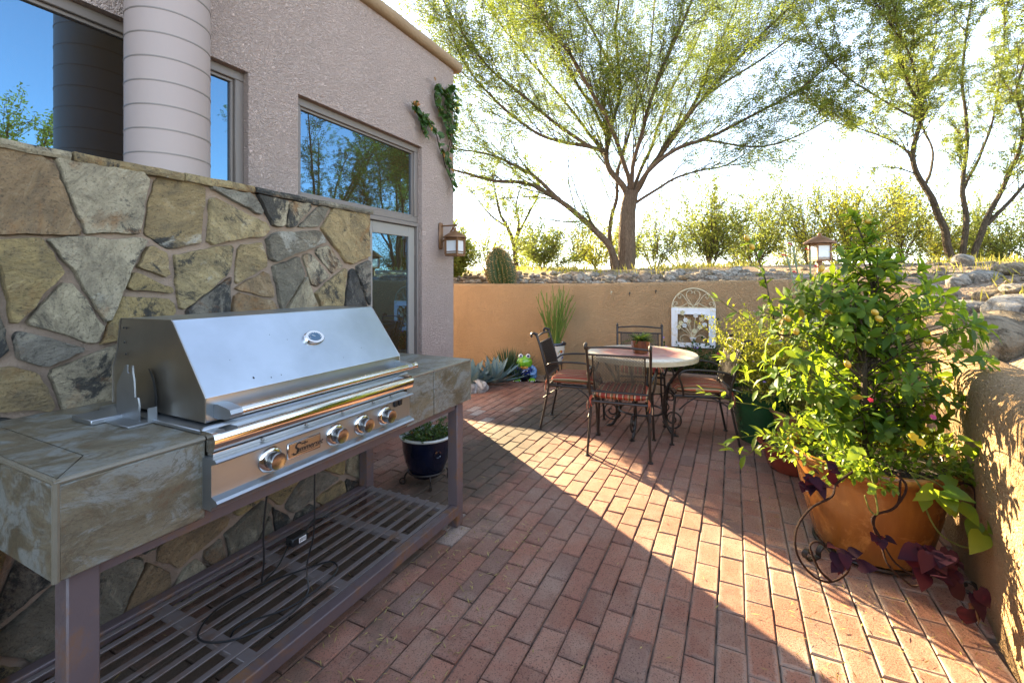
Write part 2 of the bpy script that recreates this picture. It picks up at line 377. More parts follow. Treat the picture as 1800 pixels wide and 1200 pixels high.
# ceramics / pots
def glaze(name,c1,c2,rough=.16,sc=5,c3=None,zs=1.):
    t=Mt(name,c1,rough,spec=.5,coat=.35)
    a=t.noise(sc,6,.62,.8,t.map(t.obj(),(1,1,zs))); c=t.mix(t.ramp(a,[(.35,0.),(.65,1.)]),c1,c2)
    if c3: c=t.mix(t.ramp(t.noise(sc*2.2,7,.7,.5),[(.56,0.),(.70,.7)]),c,c3)
    t.set('Base Color',c); t.set('Roughness',t.math('ADD',rough-.05,t.math('MULTIPLY',a,.14))); t.bump(t.noise(60,3),.12,.003); return t.m
M['pot_orange']=glaze('orange_glaze',(.28,.115,.022),(.16,.055,.012),.22,3.4,(.44,.22,.06),.4)
M['pot_blue']=glaze('cobalt_glaze',(.0012,.0025,.009),(.003,.006,.022),.12); M['pot_rim']=glaze('pale_rim',(.55,.56,.52),(.42,.45,.44),.2)
M['pot_green']=glaze('green_glaze',(.012,.055,.022),(.02,.085,.03),.15); M['pot_red']=glaze('red_glaze',(.22,.035,.022),(.30,.06,.03),.2)
M['pot_terra']=glaze('terracotta',(.42,.21,.11),(.34,.16,.085),.6); M['pot_brown']=glaze('brown_drip',(.09,.018,.007),(.20,.075,.02),.15,6,(.03,.008,.005),.4)
M['pot_gray']=glaze('weathered_trough',(.30,.20,.14),(.22,.15,.11),.7)
t=Mt('talavera',(.6,.5,.4),.2,coat=.4); o=t.obj(); v=t.voro(21,o,out=1); vd=t.voro(21,o)
s_=t.n('ShaderNodeSeparateXYZ',None,Vector=v).outputs[0]
c=t.ramp(s_,[(0,(.03,.05,.28)),(.3,(.62,.56,.46)),(.5,(.60,.28,.03)),(.68,(.62,.56,.46)),(.82,(.34,.05,.03)),(.92,(.05,.22,.09))],'CONSTANT'); c=t.mix(t.ramp(vd,[(.40,0.),(.5,1.)]),c,(.64,.58,.48)); t.set('Base Color',c); M['talavera']=t.m
t=Mt('potting_soil',(.03,.02,.014),.95); t.bump(t.noise(60,4),1,.012); M['soil']=t.m
def flat(name,c,rough=.3,coat=0,metal=0):
    t=Mt(name,c,rough,metal,coat=coat); t.set('Base Color',t.mix(t.noise(18,4),c,tuple(x*.78 for x in c))); return t.m
M['frog_green']=flat('frog_green',(.17,.42,.022),.15,.5); M['frog_blue']=flat('frog_blue',(.02,.03,.16),.15,.5); M['frog_white']=flat('frog_white',(.66,.70,.72),.15,.5)
M['frog_orange']=flat('frog_orange',(.62,.26,.02),.2,.4); M['frog_lblue']=flat('frog_light_blue',(.12,.27,.55),.15,.5); M['frog_pupil']=flat('frog_pupil',(.01,.03,.12),.1,.5)
t=Mt('weathered_white',(.6,.63,.66),.6); w=t.noise(9,6,.7); t.set('Base Color',t.mix(t.ramp(w,[(.55,0.),(.68,.7)]),(.66,.68,.70),(.50,.36,.10))); M['whitepaint']=t.m
t=Mt('cream_metal',(.55,.48,.34),.5); t.set('Base Color',t.mix(t.noise(20,4),(.62,.57,.44),(.42,.33,.16))); M['cream']=t.m
M['flower_cream']=flat('flower_cream',(.62,.55,.33),.5); M['flower_white']=flat('flower_white',(.70,.71,.68),.5)
t=Mt('copper_lantern',(.20,.095,.04),.5,.3); t.set('Base Color',t.mix(t.noise(22,5),(.25,.125,.055),(.12,.055,.025))); M['lantern']=t.m
t=Mt('frosted_glass',(.62,.63,.64),.35,spec=.5); t.set('Base Color',t.mix(t.noise(16,3),(.66,.66,.66),(.52,.53,.55))); M['frost']=t.m
# rocks
def rock(name,c1,c2,c3):
    t=Mt(name,c1,.9,spec=.2); a=t.noise(5,7,.68,.8); c=t.mix(t.ramp(a,[(.35,0.),(.65,1.)]),c1,c2); c=t.mix(t.ramp(t.noise(38,5,.7),[(.52,0.),(.70,.7)]),c,c3)
    c=t.mix(t.math('MULTIPLY',t.rnd(),.55),c,c2); t.set('Base Color',c); ck=t.math('ABSOLUTE',t.math('SUBTRACT',t.noise(3.2,8,.68,.6),.5)); c=t.mix(t.ramp(ck,[(0,.6),(.012,0.)]),c,tuple(x*.35 for x in c2)); t.set('Base Color',c); t.bump(t.math('ADD',t.math('ADD',t.noise(14,9,.74),t.ramp(ck,[(0,0.),(.03,.5)])),t.math('MULTIPLY',t.noise(90,4,.7),.5)),1.,.045); return t.m
M['rock']=rock('field_stone',(0.459,0.378,0.297),(0.284,0.223,0.169),(0.634,0.567,0.472)); M['rock_tan']=rock('tan_boulder',(0.446,0.351,0.236),(0.284,0.223,0.149),(0.567,0.472,0.351)); M['rock_grey']=rock('grey_boulder',(0.513,0.472,0.419),(0.338,0.297,0.243),(0.675,0.634,0.567)); M['rock_white']=rock('white_stone',(0.720,0.720,0.702),(0.567,0.540,0.499),(0.720,0.720,0.720))
# plants
def leafm(name,stops,tr,f=.45,rough=.4,spec=.4):
    t=Mt(name,(.05,.1,.02),rough,spec=spec); r_=t.rnd(); c=t.ramp(r_,stops); t.set('Base Color',c)
    g=t.n('ShaderNodeBsdfTranslucent',None,Color=t.mix(.6,c,tr)); 
    t.nt.links.new(t.mix(.6,c,tr,'MIX'),g.inputs[0])
    mx=t.n('ShaderNodeMixShader',None,i0=f,i1=t.b.outputs[0],i2=g.outputs[0]); t.nt.links.new(mx.outputs[0],t.nt.nodes['Material Output'].inputs[0]); return t.m
M['mesq']=leafm('mesquite_leaf',[(0,(.040,.080,.018)),(.5,(.070,.115,.024)),(.85,(.12,.155,.028)),(1,(.21,.20,.03))],(.30,.36,.04),.5,.5,.3)
M['pale']=leafm('pale_tree_leaf',[(0,(.085,.115,.030)),(.6,(.135,.165,.035)),(1,(.20,.22,.04))],(.28,.34,.05),.5,.5,.3)
M['creo']=leafm('creosote_leaf',[(0,(.12,.135,.030)),(.6,(.18,.20,.035)),(1,(.24,.24,.035))],(.28,.35,.055),.5,.5,.3)
M['citrus']=leafm('citrus_leaf',[(0,(.022,.066,.012)),(.4,(.042,.105,.016)),(.8,(.085,.165,.020)),(.95,(.14,.18,.022)),(1,(.40,.20,.02))],(.42,.55,.02),.50,.5,.25)
M['lime']=leafm('lime_leaf',[(0,(.075,.155,.015)),(.6,(.13,.22,.02)),(1,(.26,.30,.025))],(.42,.52,.03),.5,.4,.4)
M['sunny']=leafm('yellow_shrub_leaf',[(0,(.11,.15,.02)),(.5,(.19,.21,.025)),(1,(.36,.33,.04))],(.66,.66,.05),.5,.45,.35)
M['purple']=leafm('purple_leaf',[(0,(.014,.004,.009)),(.6,(.026,.007,.015)),(1,(.030,.006,.009))],(.05,.003,.006),.08,.5,.10)
M['dgreen']=leafm('dark_leaf',[(0,(.020,.045,.012)),(.6,(.040,.078,.018)),(1,(.075,.115,.022))],(.15,.22,.02),.35,.4,.4)
M['ivy']=leafm('creeper_leaf',[(0,(.022,.058,.012)),(.7,(.050,.10,.018)),(.93,(.06,.11,.02)),(.95,(.35,.13,.02)),(1,(.40,.16,.03))],(.15,.24,.02),.35,.4,.4)
M['agave']=leafm('agave_leaf',[(0,(.11,.18,.18)),(1,(.20,.28,.28))],(.18,.28,.24),.1,.5,.3)
M['yucca']=leafm('spiky_leaf',[(0,(.03,.065,.03)),(1,(.065,.11,.04))],(.12,.18,.04),.2,.45,.4)
M['stick']=leafm('stick_leaf',[(0,(.09,.16,.025)),(1,(.20,.25,.05))],(.30,.34,.05),.2,.5,.3)
M['candel']=leafm('candelilla_stem',[(0,(.15,.20,.12)),(1,(.24,.29,.17))],(.25,.3,.15),.1,.5,.3)
M['grass']=leafm('dry_grass',[(0,(.20,.20,.04)),(1,(.38,.33,.07))],(.55,.50,.08),.45,.6,.2)
M['litter']=leafm('dry_litter',[(0,(.16,.10,.04)),(1,(.46,.38,.14))],(.4,.3,.1),.2,.7,.2)
def bark(name,c1,c2,sc=(8,8,2)):
    t=Mt(name,c1,.9,spec=.15); a=t.noise(5,7,.7,1.2,t.map(t.obj(),sc)); t.set('Base Color',t.mix(t.ramp(a,[(.38,0.),(.62,1.)]),c1,c2)); t.bump(a,1,.03); return t.m
M['bark']=bark('mesquite_bark',(.085,.058,.040),(.17,.12,.085)); M['bark_red']=bark('red_bark',(.16,.07,.035),(.09,.05,.03)); M['bark_dk']=bark('dark_bark',(.045,.034,.024),(.11,.085,.06)); M['twig']=bark('twig_bark',(.06,.042,.028),(.11,.08,.05))
M['vine_stem']=bark('vine_stem',(.03,.018,.014),(.07,.03,.02),(30,30,10)); M['gstem']=bark('green_stem',(.14,.17,.04),(.20,.22,.05),(20,20,6))
t=Mt('cactus_skin',(.045,.075,.02),.6); t.set('Base Color',t.ramp(t.rnd(),[(0,(.024,.045,.012)),(.5,(.036,.062,.015)),(1,(.10,.08,.03))])); M['cactus']=t.m
t=Mt('cactus_spine',(.34,.22,.09),.6); M['spine']=t.m
def petal(name,c): return leafm(name,[(0,c),(1,c)],c,.35,.5,.3)
M['fl_red']=petal('red_petal',(.55,.03,.05)); M['fl_pink']=petal('pink_petal',(.60,.08,.22)); M['fl_yel']=petal('yellow_petal',(.72,.48,.02)); M['fl_vio']=petal('violet_petal',(.35,.22,.55))
t=Mt('kumquat_skin',(.50,.27,.02),.35); t.set('Base Color',t.mix(t.noise(7,3),(.58,.30,.02),(.30,.26,.03))); t.bump(t.noise(120,2),.2,.002); M['fruit']=t.m
# ================================================================ GROUND
random.seed(11)
m=MB(); m.add([(-150,-150,-.07),(150,-150,-.07),(150,150,-.07),(-150,150,-.07)],[(0,1,2,3)])
o=m.build('ground',M['gravel'],kind='structure')

# garden wall path in (s,t): inner face, from behind the house along the back, round the corner, down the right side
raw=[(6.3,-14,1.37),(6.3,-8,1.37),(6.3,-5,1.37),(6.3,-3.5,1.37),(6.3,-2.5,1.372),(6.3,-1.5,1.38),(6.3,-.6,1.40),(6.3,.2,1.42),(6.27,.85,1.43),(6.1,1.25,1.43),(5.78,1.47,1.36),(5.35,1.50,1.17),(4.9,1.42,1.05),(4.4,1.29,1.0),(3.9,1.17,.99),(3.46,1.08,.98),(2.9,1.0,.98),(2.27,.905,.975),(1.6,.80,.97),(.8,.68,.97),(-.5,.5,.97),(-3,.2,.97),(-7,-.3,.97)]
path=smooth([Vector((a,-b,c)) for a,b,c in raw],4)          # (s,q,z)
def nrm(i):
    a=path[max(i-1,0)]; b=path[min(i+1,len(path)-1)]; d=Vector((b.x-a.x,b.y-a.y)); d.normalize()
    return Vector((-d.y,d.x)) if True else d
NR=[nrm(i) for i in range(len(path))]
# outward must point to +s on the back wall
if NR[3].x<0: NR=[-n for n in NR]
m=MB(); vs=[];fs=[]
prof_n=0
for i,p in enumerate(path):
    k=min(max((1.42-p.z)/.3,0),1); r=.035+.075*k; th=.30
    pr=[(0,-.1),(0,.3),(0,.6)]
    for j in range(6):
        a=j/5*math.pi/2; pr.append((r*(1-math.cos(a)),p.z-r+r*math.sin(a)))
    for j in range(6):
        a=math.pi/2-j/5*math.pi/2; pr.append((th-r+r*math.cos(a),p.z-r+r*math.sin(a)))
    pr.append((th,-.1)); prof_n=len(pr)
    for o_,z in pr:
        wob=.012*noise.noise(Vector((p.x*1.3,p.y*1.3,z*1.6)))*k*1.5
        vs.append((p.x+NR[i].x*(o_+wob),p.y+NR[i].y*(o_+wob),z))
for i in range(len(path)-1):
    for k in range(prof_n-1):
        fs.append((i*prof_n+k,(i+1)*prof_n+k,(i+1)*prof_n+k+1,i*prof_n+k+1))
m.add(vs,fs)
single('garden_wall',m,M['stucco_wall'],'tan stucco garden wall that closes the back of the patio and curves down its right side','wall',(6.3,0,0),True,ang=50)

# raised desert slope outside the wall
def slope_z(top,d,s,q):
    z=top-.05+(1.74-top)*(1-math.exp(-max(d,0)/1.15))+.12*(1-math.exp(-max(d-3,0)/20))
    return z+.02*noise.noise(Vector((s*1.7,q*1.7,3)))*min(1,d*2)+.10*noise.noise(Vector((s*.3,q*.3,7)))*min(1,d/4)
def slope_at(X,Y):
    s=X*.4382+Y*.8989; q=-(X*.8989-Y*.4382); best=None
    for i,p in enumerate(path):
        dd=(s-p.x)**2+(q-p.y)**2
        if best is None or dd<best[0]: best=(dd,i)
    i=best[1]; p=path[i]; d=(s-p.x)*NR[i].x+(q-p.y)*NR[i].y-.22
    d=max(d,0) if d<.5 else max(d,math.sqrt(best[0])-.22)
    return slope_z(p.z,d,s,q)
rings=[.0,.12,.3,.5,.75,1.0,1.3,1.7,2.2,2.8,3.5,4.5,6,8,11,16,25,40,70]
m=MB(); vs=[];fs=[]
for i,p in enumerate(path):
    for d in rings:
        s=p.x+NR[i].x*(.22+d); q=p.y+NR[i].y*(.22+d)
        vs.append((*W(s,q)[:2],slope_z(p.z,d,s,q)))
n=len(rings)
for i in range(len(path)-1):
    for k in range(n-1): fs.append((i*n+k,(i+1)*n+k,(i+1)*n+k+1,i*n+k+1))
m.add(vs,fs); m.build('desert_slope',M['gravel'],kind='structure',ang=180)

# brick patio: every paver modelled, running bond
m=MB(); sand=MB()
L,Wb,J=.2032,.1016,.0052
def wall_q(s):       # q of the right wall's inner face
    best=min((abs(p.x-s),p.y) for p in path if p.y<.5 and p.x<6.2); return best[1]
row=0; q=-1.75
random.seed(5)
light=[(4.34,2.55),(4.2,2.46),(3.98,2.26),(4.54,2.14),(4.38,1.74),(4.13,1.62),(2.08,1.36),(2.25,1.47)]
while q<3.02:
    s=-1.3+(0 if row%2 else (L+J)/2)
    ds=rr(-.008,.008)
    while s<6.02:
        cs,cq=s+L/2,q+Wb/2
        lim=5.86 if cq>.6 else 6.1
        if cs<lim and cq>-1.6 and cq>wall_q(cs)-.03:
            c=.0045; e=.004
            ja=[rr(-.0022,.0022) for _ in range(4)]; h=rr(-.0022,.0022); tl=(rr(-.0012,.0012),rr(-.0012,.0012))
            x0,x1=s+ds+ja[0],s+ds+L+ja[1]; y0,y1=q+ja[2],q+Wb+ja[3]
            z=lambda x,y:h+tl[0]*(1 if x>cs else -1)+tl[1]*(1 if y>cq else -1)
            cc=[(x0,y0),(x1,y0),(x1,y1),(x0,y1)]
            ins=[(x0+c,y0+c),(x1-c,y0+c),(x1-c,y1-c),(x0+c,y1-c)]
            vv=[(x,y,-.05) for x,y in cc]+[(x,y,z(x,y)-e) for x,y in cc]+[(x,y,z(x,y)) for x,y in ins]
            u0=[(0,0),(1,0),(1,1),(0,1)]; ui=[(.03,.05),(.97,.05),(.97,.95),(.03,.95)]
            ff=[(8,9,10,11)];uu=[ui]
            for k in range(4):
                l=(k+1)%4
                ff.append((4+k,4+l,8+l,8+k)); uu.append([u0[k],u0[l],ui[l],ui[k]])
                ff.append((k,l,4+l,4+k)); uu.append([u0[k],u0[l],u0[l],u0[k]])
            r=random.random()*.965
            if any(abs(cs-a)<.075 and abs(cq-b)<.045 for a,b in light): r=rr(.98,1)
            m.cur=r; m.add(vv,ff,uu)
        s+=L+J
    q+=Wb+J; row+=1
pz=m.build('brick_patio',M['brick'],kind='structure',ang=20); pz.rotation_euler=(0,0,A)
pq=[]
sand.add([W(-1.3,-1.62,-.010),W(6.25,-1.62,-.010),W(6.25,3.1,-.010),W(-1.3,3.1,-.010)],[(3,2,1,0)])
sand.build('joint_sand',M['sand'],kind='structure')
# planting bed in the corner behind the house
m=MB(); vs=[];fs=[]
for i in range(29):
    for j in range(9):
        s=5.87+.43*j/8; q=.8+(4.2-.8)*i/28
        vs.append((*W(s,q)[:2],.012+.025*noise.noise(Vector((s*6,q*6,0)))))
for i in range(28):
    for j in range(8): fs.append((i*9+j,i*9+j+1,i*9+j+10,i*9+j+9))
m.add(vs,fs); vs=[];fs=[]
for i in range(15):
    for j in range(15):
        s=4.2+1.7*j/14; q=3.03+1.4*i/14
        vs.append((*W(s,q)[:2],.016+.03*noise.noise(Vector((s*6,q*6,0)))))
for i in range(14):
    for j in range(14): fs.append((i*15+j,i*15+j+1,i*15+j+16,i*15+j+15))
m.add(vs,fs); m.build('planting_bed',M['gravel'],kind='structure',ang=180)

# ================================================================ HOUSE
random.seed(3)
hs=Thing('house','stucco house with bronze windows, a round ribbed column and a glazed patio door','house',(4.14,2.7,0),True)
QW=2.70; ZP=3.66
m=MB()
s0,s1=-4.0,4.139
WA=(-3.0,1.817); WBn=(2.174,3.56); DR=(2.84,3.56)
zb,zt=1.90,2.695
TH=.22
c=.03
def wbox(a,b,z0,z1,c=.0): m.box((a,QW,z0),(b,QW+TH,z1),c)
wbox(s0,WA[0],0,ZP); wbox(WA[0],WA[1],0,zb); wbox(WA[0],WA[1],zt,ZP); wbox(WA[1],WBn[0],0,ZP)
wbox(WBn[0],DR[0],0,1.96); wbox(WBn[0],WBn[1],zt,ZP)
# end pier with a rounded corner
pr=[]
rc=.045
x0,x1=WBn[1],s1; y0,y1=QW,QW+TH
for cx,cy,a0 in ((x1-rc,y0+rc,-90),(x0+.02,y0+.02,180)):
    pass
poly=[(x0,y1),(x0,y0)]
for j in range(7):
    a=R(270+j*15); poly.append((x1-rc+rc*math.cos(a),y0+rc+rc*math.sin(a)))
poly.append((x1,y1))
n=len(poly); m.add([(a,b,-.05) for a,b in poly]+[(a,b,ZP) for a,b in poly],[(i,(i+1)%n,n+(i+1)%n,n+i) for i in range(n)]+[[n+i for i in range(n)]])
m.box((s1-TH,y1,-.05),(s1,9.5,ZP))        # gable end running away from the patio
m.box((s0,9.3,-.05),(s1-TH,9.5,ZP)); m.box((s0,y1,-.05),(s0+.2,9.3,ZP))
m.box((s0+.2,y1,3.3),(s1-TH,9.3,3.45))
hs.part('stucco_wall',m,M['stucco_house'])
# parapet cap, rounded, overhanging
m=MB(); prf=[]
for j in range(9):
    a=R(-90-j*22.5) ; prf.append((QW-.015+.05*math.cos(a)+.0,ZP+.055+.055*math.sin(a)))
prf+= [(QW+TH,ZP+.11),(QW+TH,ZP)]
i0=len(m.v)
segs=40
for k in range(segs):
    a=s0+(s1+.05-s0)*k/segs; b=s0+(s1+.05-s0)*(k+1)/segs
N_=len(prf); vs=[];fs=[]
for k in range(segs+1):
    a=s0+(s1+.05-s0)*k/segs
    for y,z in prf: vs.append((a,y+.006*noise.noise(Vector((a*4,z*9,1))),z+.008*noise.noise(Vector((a*3,y*8,5)))))
for k in range(segs):
    for j in range(N_): fs.append((k*N_+j,k*N_+(j+1)%N_,(k+1)*N_+(j+1)%N_,(k+1)*N_+j))
fs.append([segs*N_+j for j in range(N_)])
m.add(vs,fs); m.box((s1-TH,QW+TH,ZP+.002),(s1+.05,9.55,ZP+.11),.03)
hs.part('parapet',m,M['parapet'])
def window(a,b,z0,z1,fw,mull=()):
    f=MB(); q0=QW+.045; q1=QW+.11
    f.box((a,q0,z0),(b,q1,z0+fw),.004); f.box((a,q0,z1-fw),(b,q1,z1),.004)
    f.box((a,q0,z0+fw),(a+fw,q1,z1-fw),.004); f.box((b-fw,q0,z0+fw),(b,q1,z1-fw),.004)
    i=fw+.018
    for (xa,za,xb,zb_) in ((a+fw,z0+fw,b-fw,z0+i),(a+fw,z1-i,b-fw,z1-fw),(a+fw,z0+i,a+i,z1-i),(b-i,z0+i,b-fw,z1-i)):
        f.box((xa,q0+.018,za),(xb,q1,zb_),.002)
    fo=hs.part('window',f,M['bronze'])
    p=MB(); p.box((a+i-.003,q0+.034,z0+i-.003),(b-i+.003,q0+.046,z1-i+.003)); hs.part('pane',p,M['glass'],fo)
    h=MB(); h.box((a,QW+.012,z1-.0),(b,QW+.10,z1+.022)); hs.part('head_flashing',h,M['parapet'],fo) if False else None
    return fo
window(WA[0],WA[1],zb,zt,.055); window(WBn[0],WBn[1]-.004,1.965,zt,.055)
# patio door
m=MB(); a,b=DR[0],DR[1]-.004; q0=QW+.06
m.box((b-.03,QW+.03,0),(b,QW+.13,1.962),.003); m.box((a,QW+.03,0),(a+.03,QW+.13,1.962),.003); m.box((a+.03,QW+.03,1.925),(b-.03,QW+.13,1.962),.003)
fr=hs.part('door_frame',m,M['bronze'])
m=MB(); a+=.034; b-=.034; zt2=1.921
m.box((a,q0,.02),(a+.085,q0+.045,zt2),.004); m.box((b-.085,q0,.02),(b,q0+.045,zt2),.004); m.box((a+.085,q0,zt2-.10),(b-.085,q0+.045,zt2),.004); m.box((a+.085,q0,.02),(b-.085,q0+.045,.24),.004)
dr=hs.part('door',m,M['door'])
m=MB(); m.box((a+.08,q0+.016,.235),(b-.08,q0+.03,zt2-.095)); hs.part('pane',m,M['glass'],dr)
for z in (.35,1.02,1.70):
    m=MB(); m.tube([(b+.012,q0-.006,z-.05),(b+.012,q0-.006,z+.05)],.009,8); m.box((b-.004,q0-.004,z-.045),(b+.028,q0+.0,z+.045)); hs.part('hinge',m,M['bronze'],dr)
m=MB(); m.tube([(a+.04,q0-.002,.98),(a+.04,q0-.05,.98),(a+.16,q0-.055,.98)],.010,8); m.box((a+.02,q0-.008,.88),(a+.06,q0+.0,1.06),.003); hs.part('handle',m,M['bronze'],dr)
# ribbed column on the stone ledge
m=MB(); rc=.166; pf=[]; z=1.868; step=.107
pf=[(rc,z),(rc,4.05)]
m.lathe(pf,56,(1.2385,2.43,0),False,True); col_o=hs.part('column',m,M['column'],ang=60)
m=MB(); z=1.868+step
while z<4.0: m.lathe([(rc-.004,z-.003),(rc+.0018,z-.003),(rc+.0018,z+.003),(rc-.004,z+.003)],56,(1.2385,2.43,0),False,False); z+=step
hs.part('groove',m,M['bronze'],col_o)

# ================================================================ FLAGSTONE WALL
random.seed(21)
sw=Thing('stone_wall','chest high wall of irregular tan and slate flagstones beneath the house windows','wall',(1.0,2.15,0),True)
QS=2.15
m=MB(); m.box((-1.2,QS+.006,-.05),(2.272,2.688,1.838)); sw.part('mortar_face',m,M['mortar'])
dom=(.05,2.275,0.0,1.838)
seeds=[]
tries=0
while tries<6000 and len(seeds)<40:
    tries+=1; p=(rr(dom[0]-.1,dom[1]+.1),rr(dom[2]-.1,dom[3]+.1))
    if all(((p[0]-u_)*.9)**2+((p[1]-v_)*1.1)**2>.36**2 for u_,v_,_ in seeds): seeds.append((p[0],p[1],0))
def clip(poly,nx,nz,d):
    out=[]
    for i in range(len(poly)):
        a=poly[i]; b=poly[(i+1)%len(poly)]; da=a[0]*nx+a[1]*nz-d; db=b[0]*nx+b[1]*nz-d
        if da<=0: out.append(a)
        if da*db<0:
            t_=da/(da-db); out.append((a[0]+(b[0]-a[0])*t_,a[1]+(b[1]-a[1])*t_))
    return out
def area(p): return .5*sum(p[i][0]*p[(i+1)%len(p)][1]-p[(i+1)%len(p)][0]*p[i][1] for i in range(len(p)))
cells=[]
for i,(a,b,_) in enumerate(seeds):
    poly=[(dom[0],dom[2]),(dom[1],dom[2]),(dom[1],dom[3]),(dom[0],dom[3])]
    for j,(c_,d_,_) in enumerate(seeds):
        if i==j: continue
        w=(1.0,1.55); nx=(c_-a)*w[0]; nz=(d_-b)*w[1]; ln=math.hypot(nx,nz)
        if ln>1.6: continue
        mid=((a+c_)/2,(b+d_)/2); nx/=ln;nz/=ln
        random.seed(min(i,j)*977+max(i,j)); g=rr(.006,.014)
        poly=clip(poly,nx,nz,mid[0]*nx+mid[1]*nz-g)
        if len(poly)<3: break
    if len(poly)>=3 and area(poly)>.0012: cells.append(poly)
random.seed(9)
out=[]
def crack(p,lim,dep=0):
    ar=area(p)
    if ar<.0010: return
    if ar<lim or dep>6: out.append(p); return
    cx=sum(u_ for u_,_ in p)/len(p); cz=sum(v_ for _,v_ in p)/len(p)
    far=max(p,key=lambda t_:(t_[0]-cx)**2+(t_[1]-cz)**2); an=math.atan2(far[1]-cz,far[0]-cx)+rr(-.6,.6); nx,nz=math.cos(an),math.sin(an); d_=cx*nx+cz*nz+rr(-.22,.22)*math.sqrt(ar); gp=rr(.005,.013)
    for sg in (1,-1):
        h=clip(p,nx*sg,nz*sg,d_*sg-gp)
        if len(h)>=3: crack(h,random.choice((.022,.05,.075,.10,.13)),dep+1)
for p in cells: crack(p,random.choice((.05,.08,.11,.13)))
m=MB()
for ci,p in enumerate(out):
    m.cur=random.random()
    # cut corners a little, then subdivide and roughen the outline
    q_=[]
    for i in range(len(p)):
        a=Vector(p[i-1]);b=Vector(p[i]);c_=Vector(p[(i+1)%len(p)])
        l1=(a-b).length;l2=(c_-b).length; k=min(.030*random.random()**2+.003,l1*.25,l2*.25)
        if l1>1e-5 and l2>1e-5: q_+= [b+(a-b).normalized()*k,b+(c_-b).normalized()*k]
    fine=[]
    for i in range(len(q_)):
        a=q_[i];b=q_[(i+1)%len(q_)]; l=(b-a).length
        if l<1e-5: continue
        k=max(1,int(l/.022))
        for j in range(k):
            pt=a+(b-a)*(j/k); nn=Vector((-(b-a).y,(b-a).x)).normalized()
            fine.append(pt+nn*(.0075*noise.noise(Vector((pt.x*26,pt.y*26,ci*3.1)))+.009*noise.noise(Vector((pt.x*7,pt.y*7,ci*1.7)))))
    if len(fine)<4: continue
    cen=sum(fine,Vector((0,0)))/len(fine); n=len(fine); h=rr(.012,.034); tx,tz=rr(-.035,.035),rr(-.035,.035)
    def rg(k,dep):
        res=[]
        for f in fine:
            pt=f+(cen-f)*k if k<1 else f
            dd=dep*(h+(pt.x-cen.x)*tx+(pt.y-cen.y)*tz)+ (.006*noise.noise(Vector((pt.x*9,pt.y*9,ci*5.)))+.003*noise.noise(Vector((pt.x*30,pt.y*30,ci*5.))))*(1 if dep>0 else 0)
            res.append((pt.x,QS+.004-max(dd,0),pt.y))
        return res
    rs=[rg(0,0),rg(.008,.8),rg(.025,1.0),rg(.35,1.0),rg(.7,1.0)]
    vs=[x for r in rs for x in r]+[(cen.x,QS+.004-h,cen.y)]; fs=[]
    for k in range(len(rs)-1):
        for i in range(n): fs.append((k*n+i,k*n+(i+1)%n,(k+1)*n+(i+1)%n,(k+1)*n+i))
    for i in range(n): fs.append(((len(rs)-1)*n+i,(len(rs)-1)*n+(i+1)%n,len(rs)*n))
    m.add(vs,fs)
sw.part('flagstone_face',m,M['stone'],ang=28)
m=MB(); s=-1.2
while s<2.27:
    l=rr(.22,.5); e=min(s+l,2.285); m.cur=random.random(); z0=1.836+rr(-.004,.004); z1=1.866+rr(-.003,.004)
    n=8; vs=[];fs=[]
    for k in range(n+1):
        x=s+.004+(e-s-.008)*k/n; f_=QS-.030+.014*noise.noise(Vector((x*7,1,s)))
        w1=.006*noise.noise(Vector((x*14,3,s)))
        vs+= [(x,f_+.006,z0+w1),(x,f_,z0+.012+w1),(x,f_+.005,z1+w1*.6),(x,2.69,z1),(x,2.69,z0)]
    for k in range(n):
        for j in range(5): fs.append((k*5+j,(k+1)*5+j,(k+1)*5+(j+1)%5,k*5+(j+1)%5))
    fs+= [[0,1,2,3,4],[n*5+4,n*5+3,n*5+2,n*5+1,n*5]]
    m.add(vs,fs); s=e
sw.part('cap_stone',m,M['stone'],ang=40)
# ================================================================ GRILL COUNTER (tiled island on a steel frame)
random.seed(31)
gc=Thing('grill_counter','tiled outdoor counter on a brown steel frame with a slatted lower shelf','counter',(.47,1.38,0),True)
SA,SB,QF,QB=.47,2.285,1.38,2.13
ZT,ZA=.95,.716
GS,GE=.800,1.700                       # cut-out for the grill
def tiles(lst,name,mat,c=.003):
    for a,b in lst: m=MB(); m.box(a,b,c); gc.part(name,m,mat)
g=.002
# substrate
m=MB(); m.box((SA+.012,QF+.012,ZA+.004),(GS-.004,QB,ZT-.012)); m.box((GE+.004,QF+.012,ZA+.004),(SB-.012,QB,ZT-.012)); m.box((GS-.004,2.0,ZA+.004),(GE+.004,QB,ZT-.012)); gc.part('grout_core',m,M['grout'])
# top tiles: mitred border then field
m=MB()
def polytile(pts,z0,z1): 
    n=len(pts); m.add([(a,b,z0) for a,b in pts]+[(a,b,z1) for a,b in pts],[(i,(i+1)%n,n+(i+1)%n,n+i) for i in range(n)]+[list(range(n))[::-1],[n+i for i in range(n)]])
bs,bq=.574,1.516
polytile([(SA+.010,QF+.010),(GS,QF+.010),(GS,bq-g),(bs,bq-g)],ZT-.011,ZT)
polytile([(SA+.010,QF+.012+g),(bs-g,bq+g),(bs-g,QB),(SA+.010,QB)],ZT-.011,ZT)
polytile([(bs+g,bq+g),(GS,bq+g),(GS,1.83),(bs+g,1.83)],ZT-.011,ZT)
polytile([(bs+g,1.83+2*g),(GS,1.83+2*g),(GS,QB),(bs+g,QB)],ZT-.011,ZT)
polytile([(GE,QF+.010),(1.92,QF+.010),(1.92,1.75),(GE,1.75)],ZT-.011,ZT); polytile([(1.92+2*g,QF+.010),(SB-.010,QF+.010),(SB-.010,1.75),(1.92+2*g,1.75)],ZT-.011,ZT)
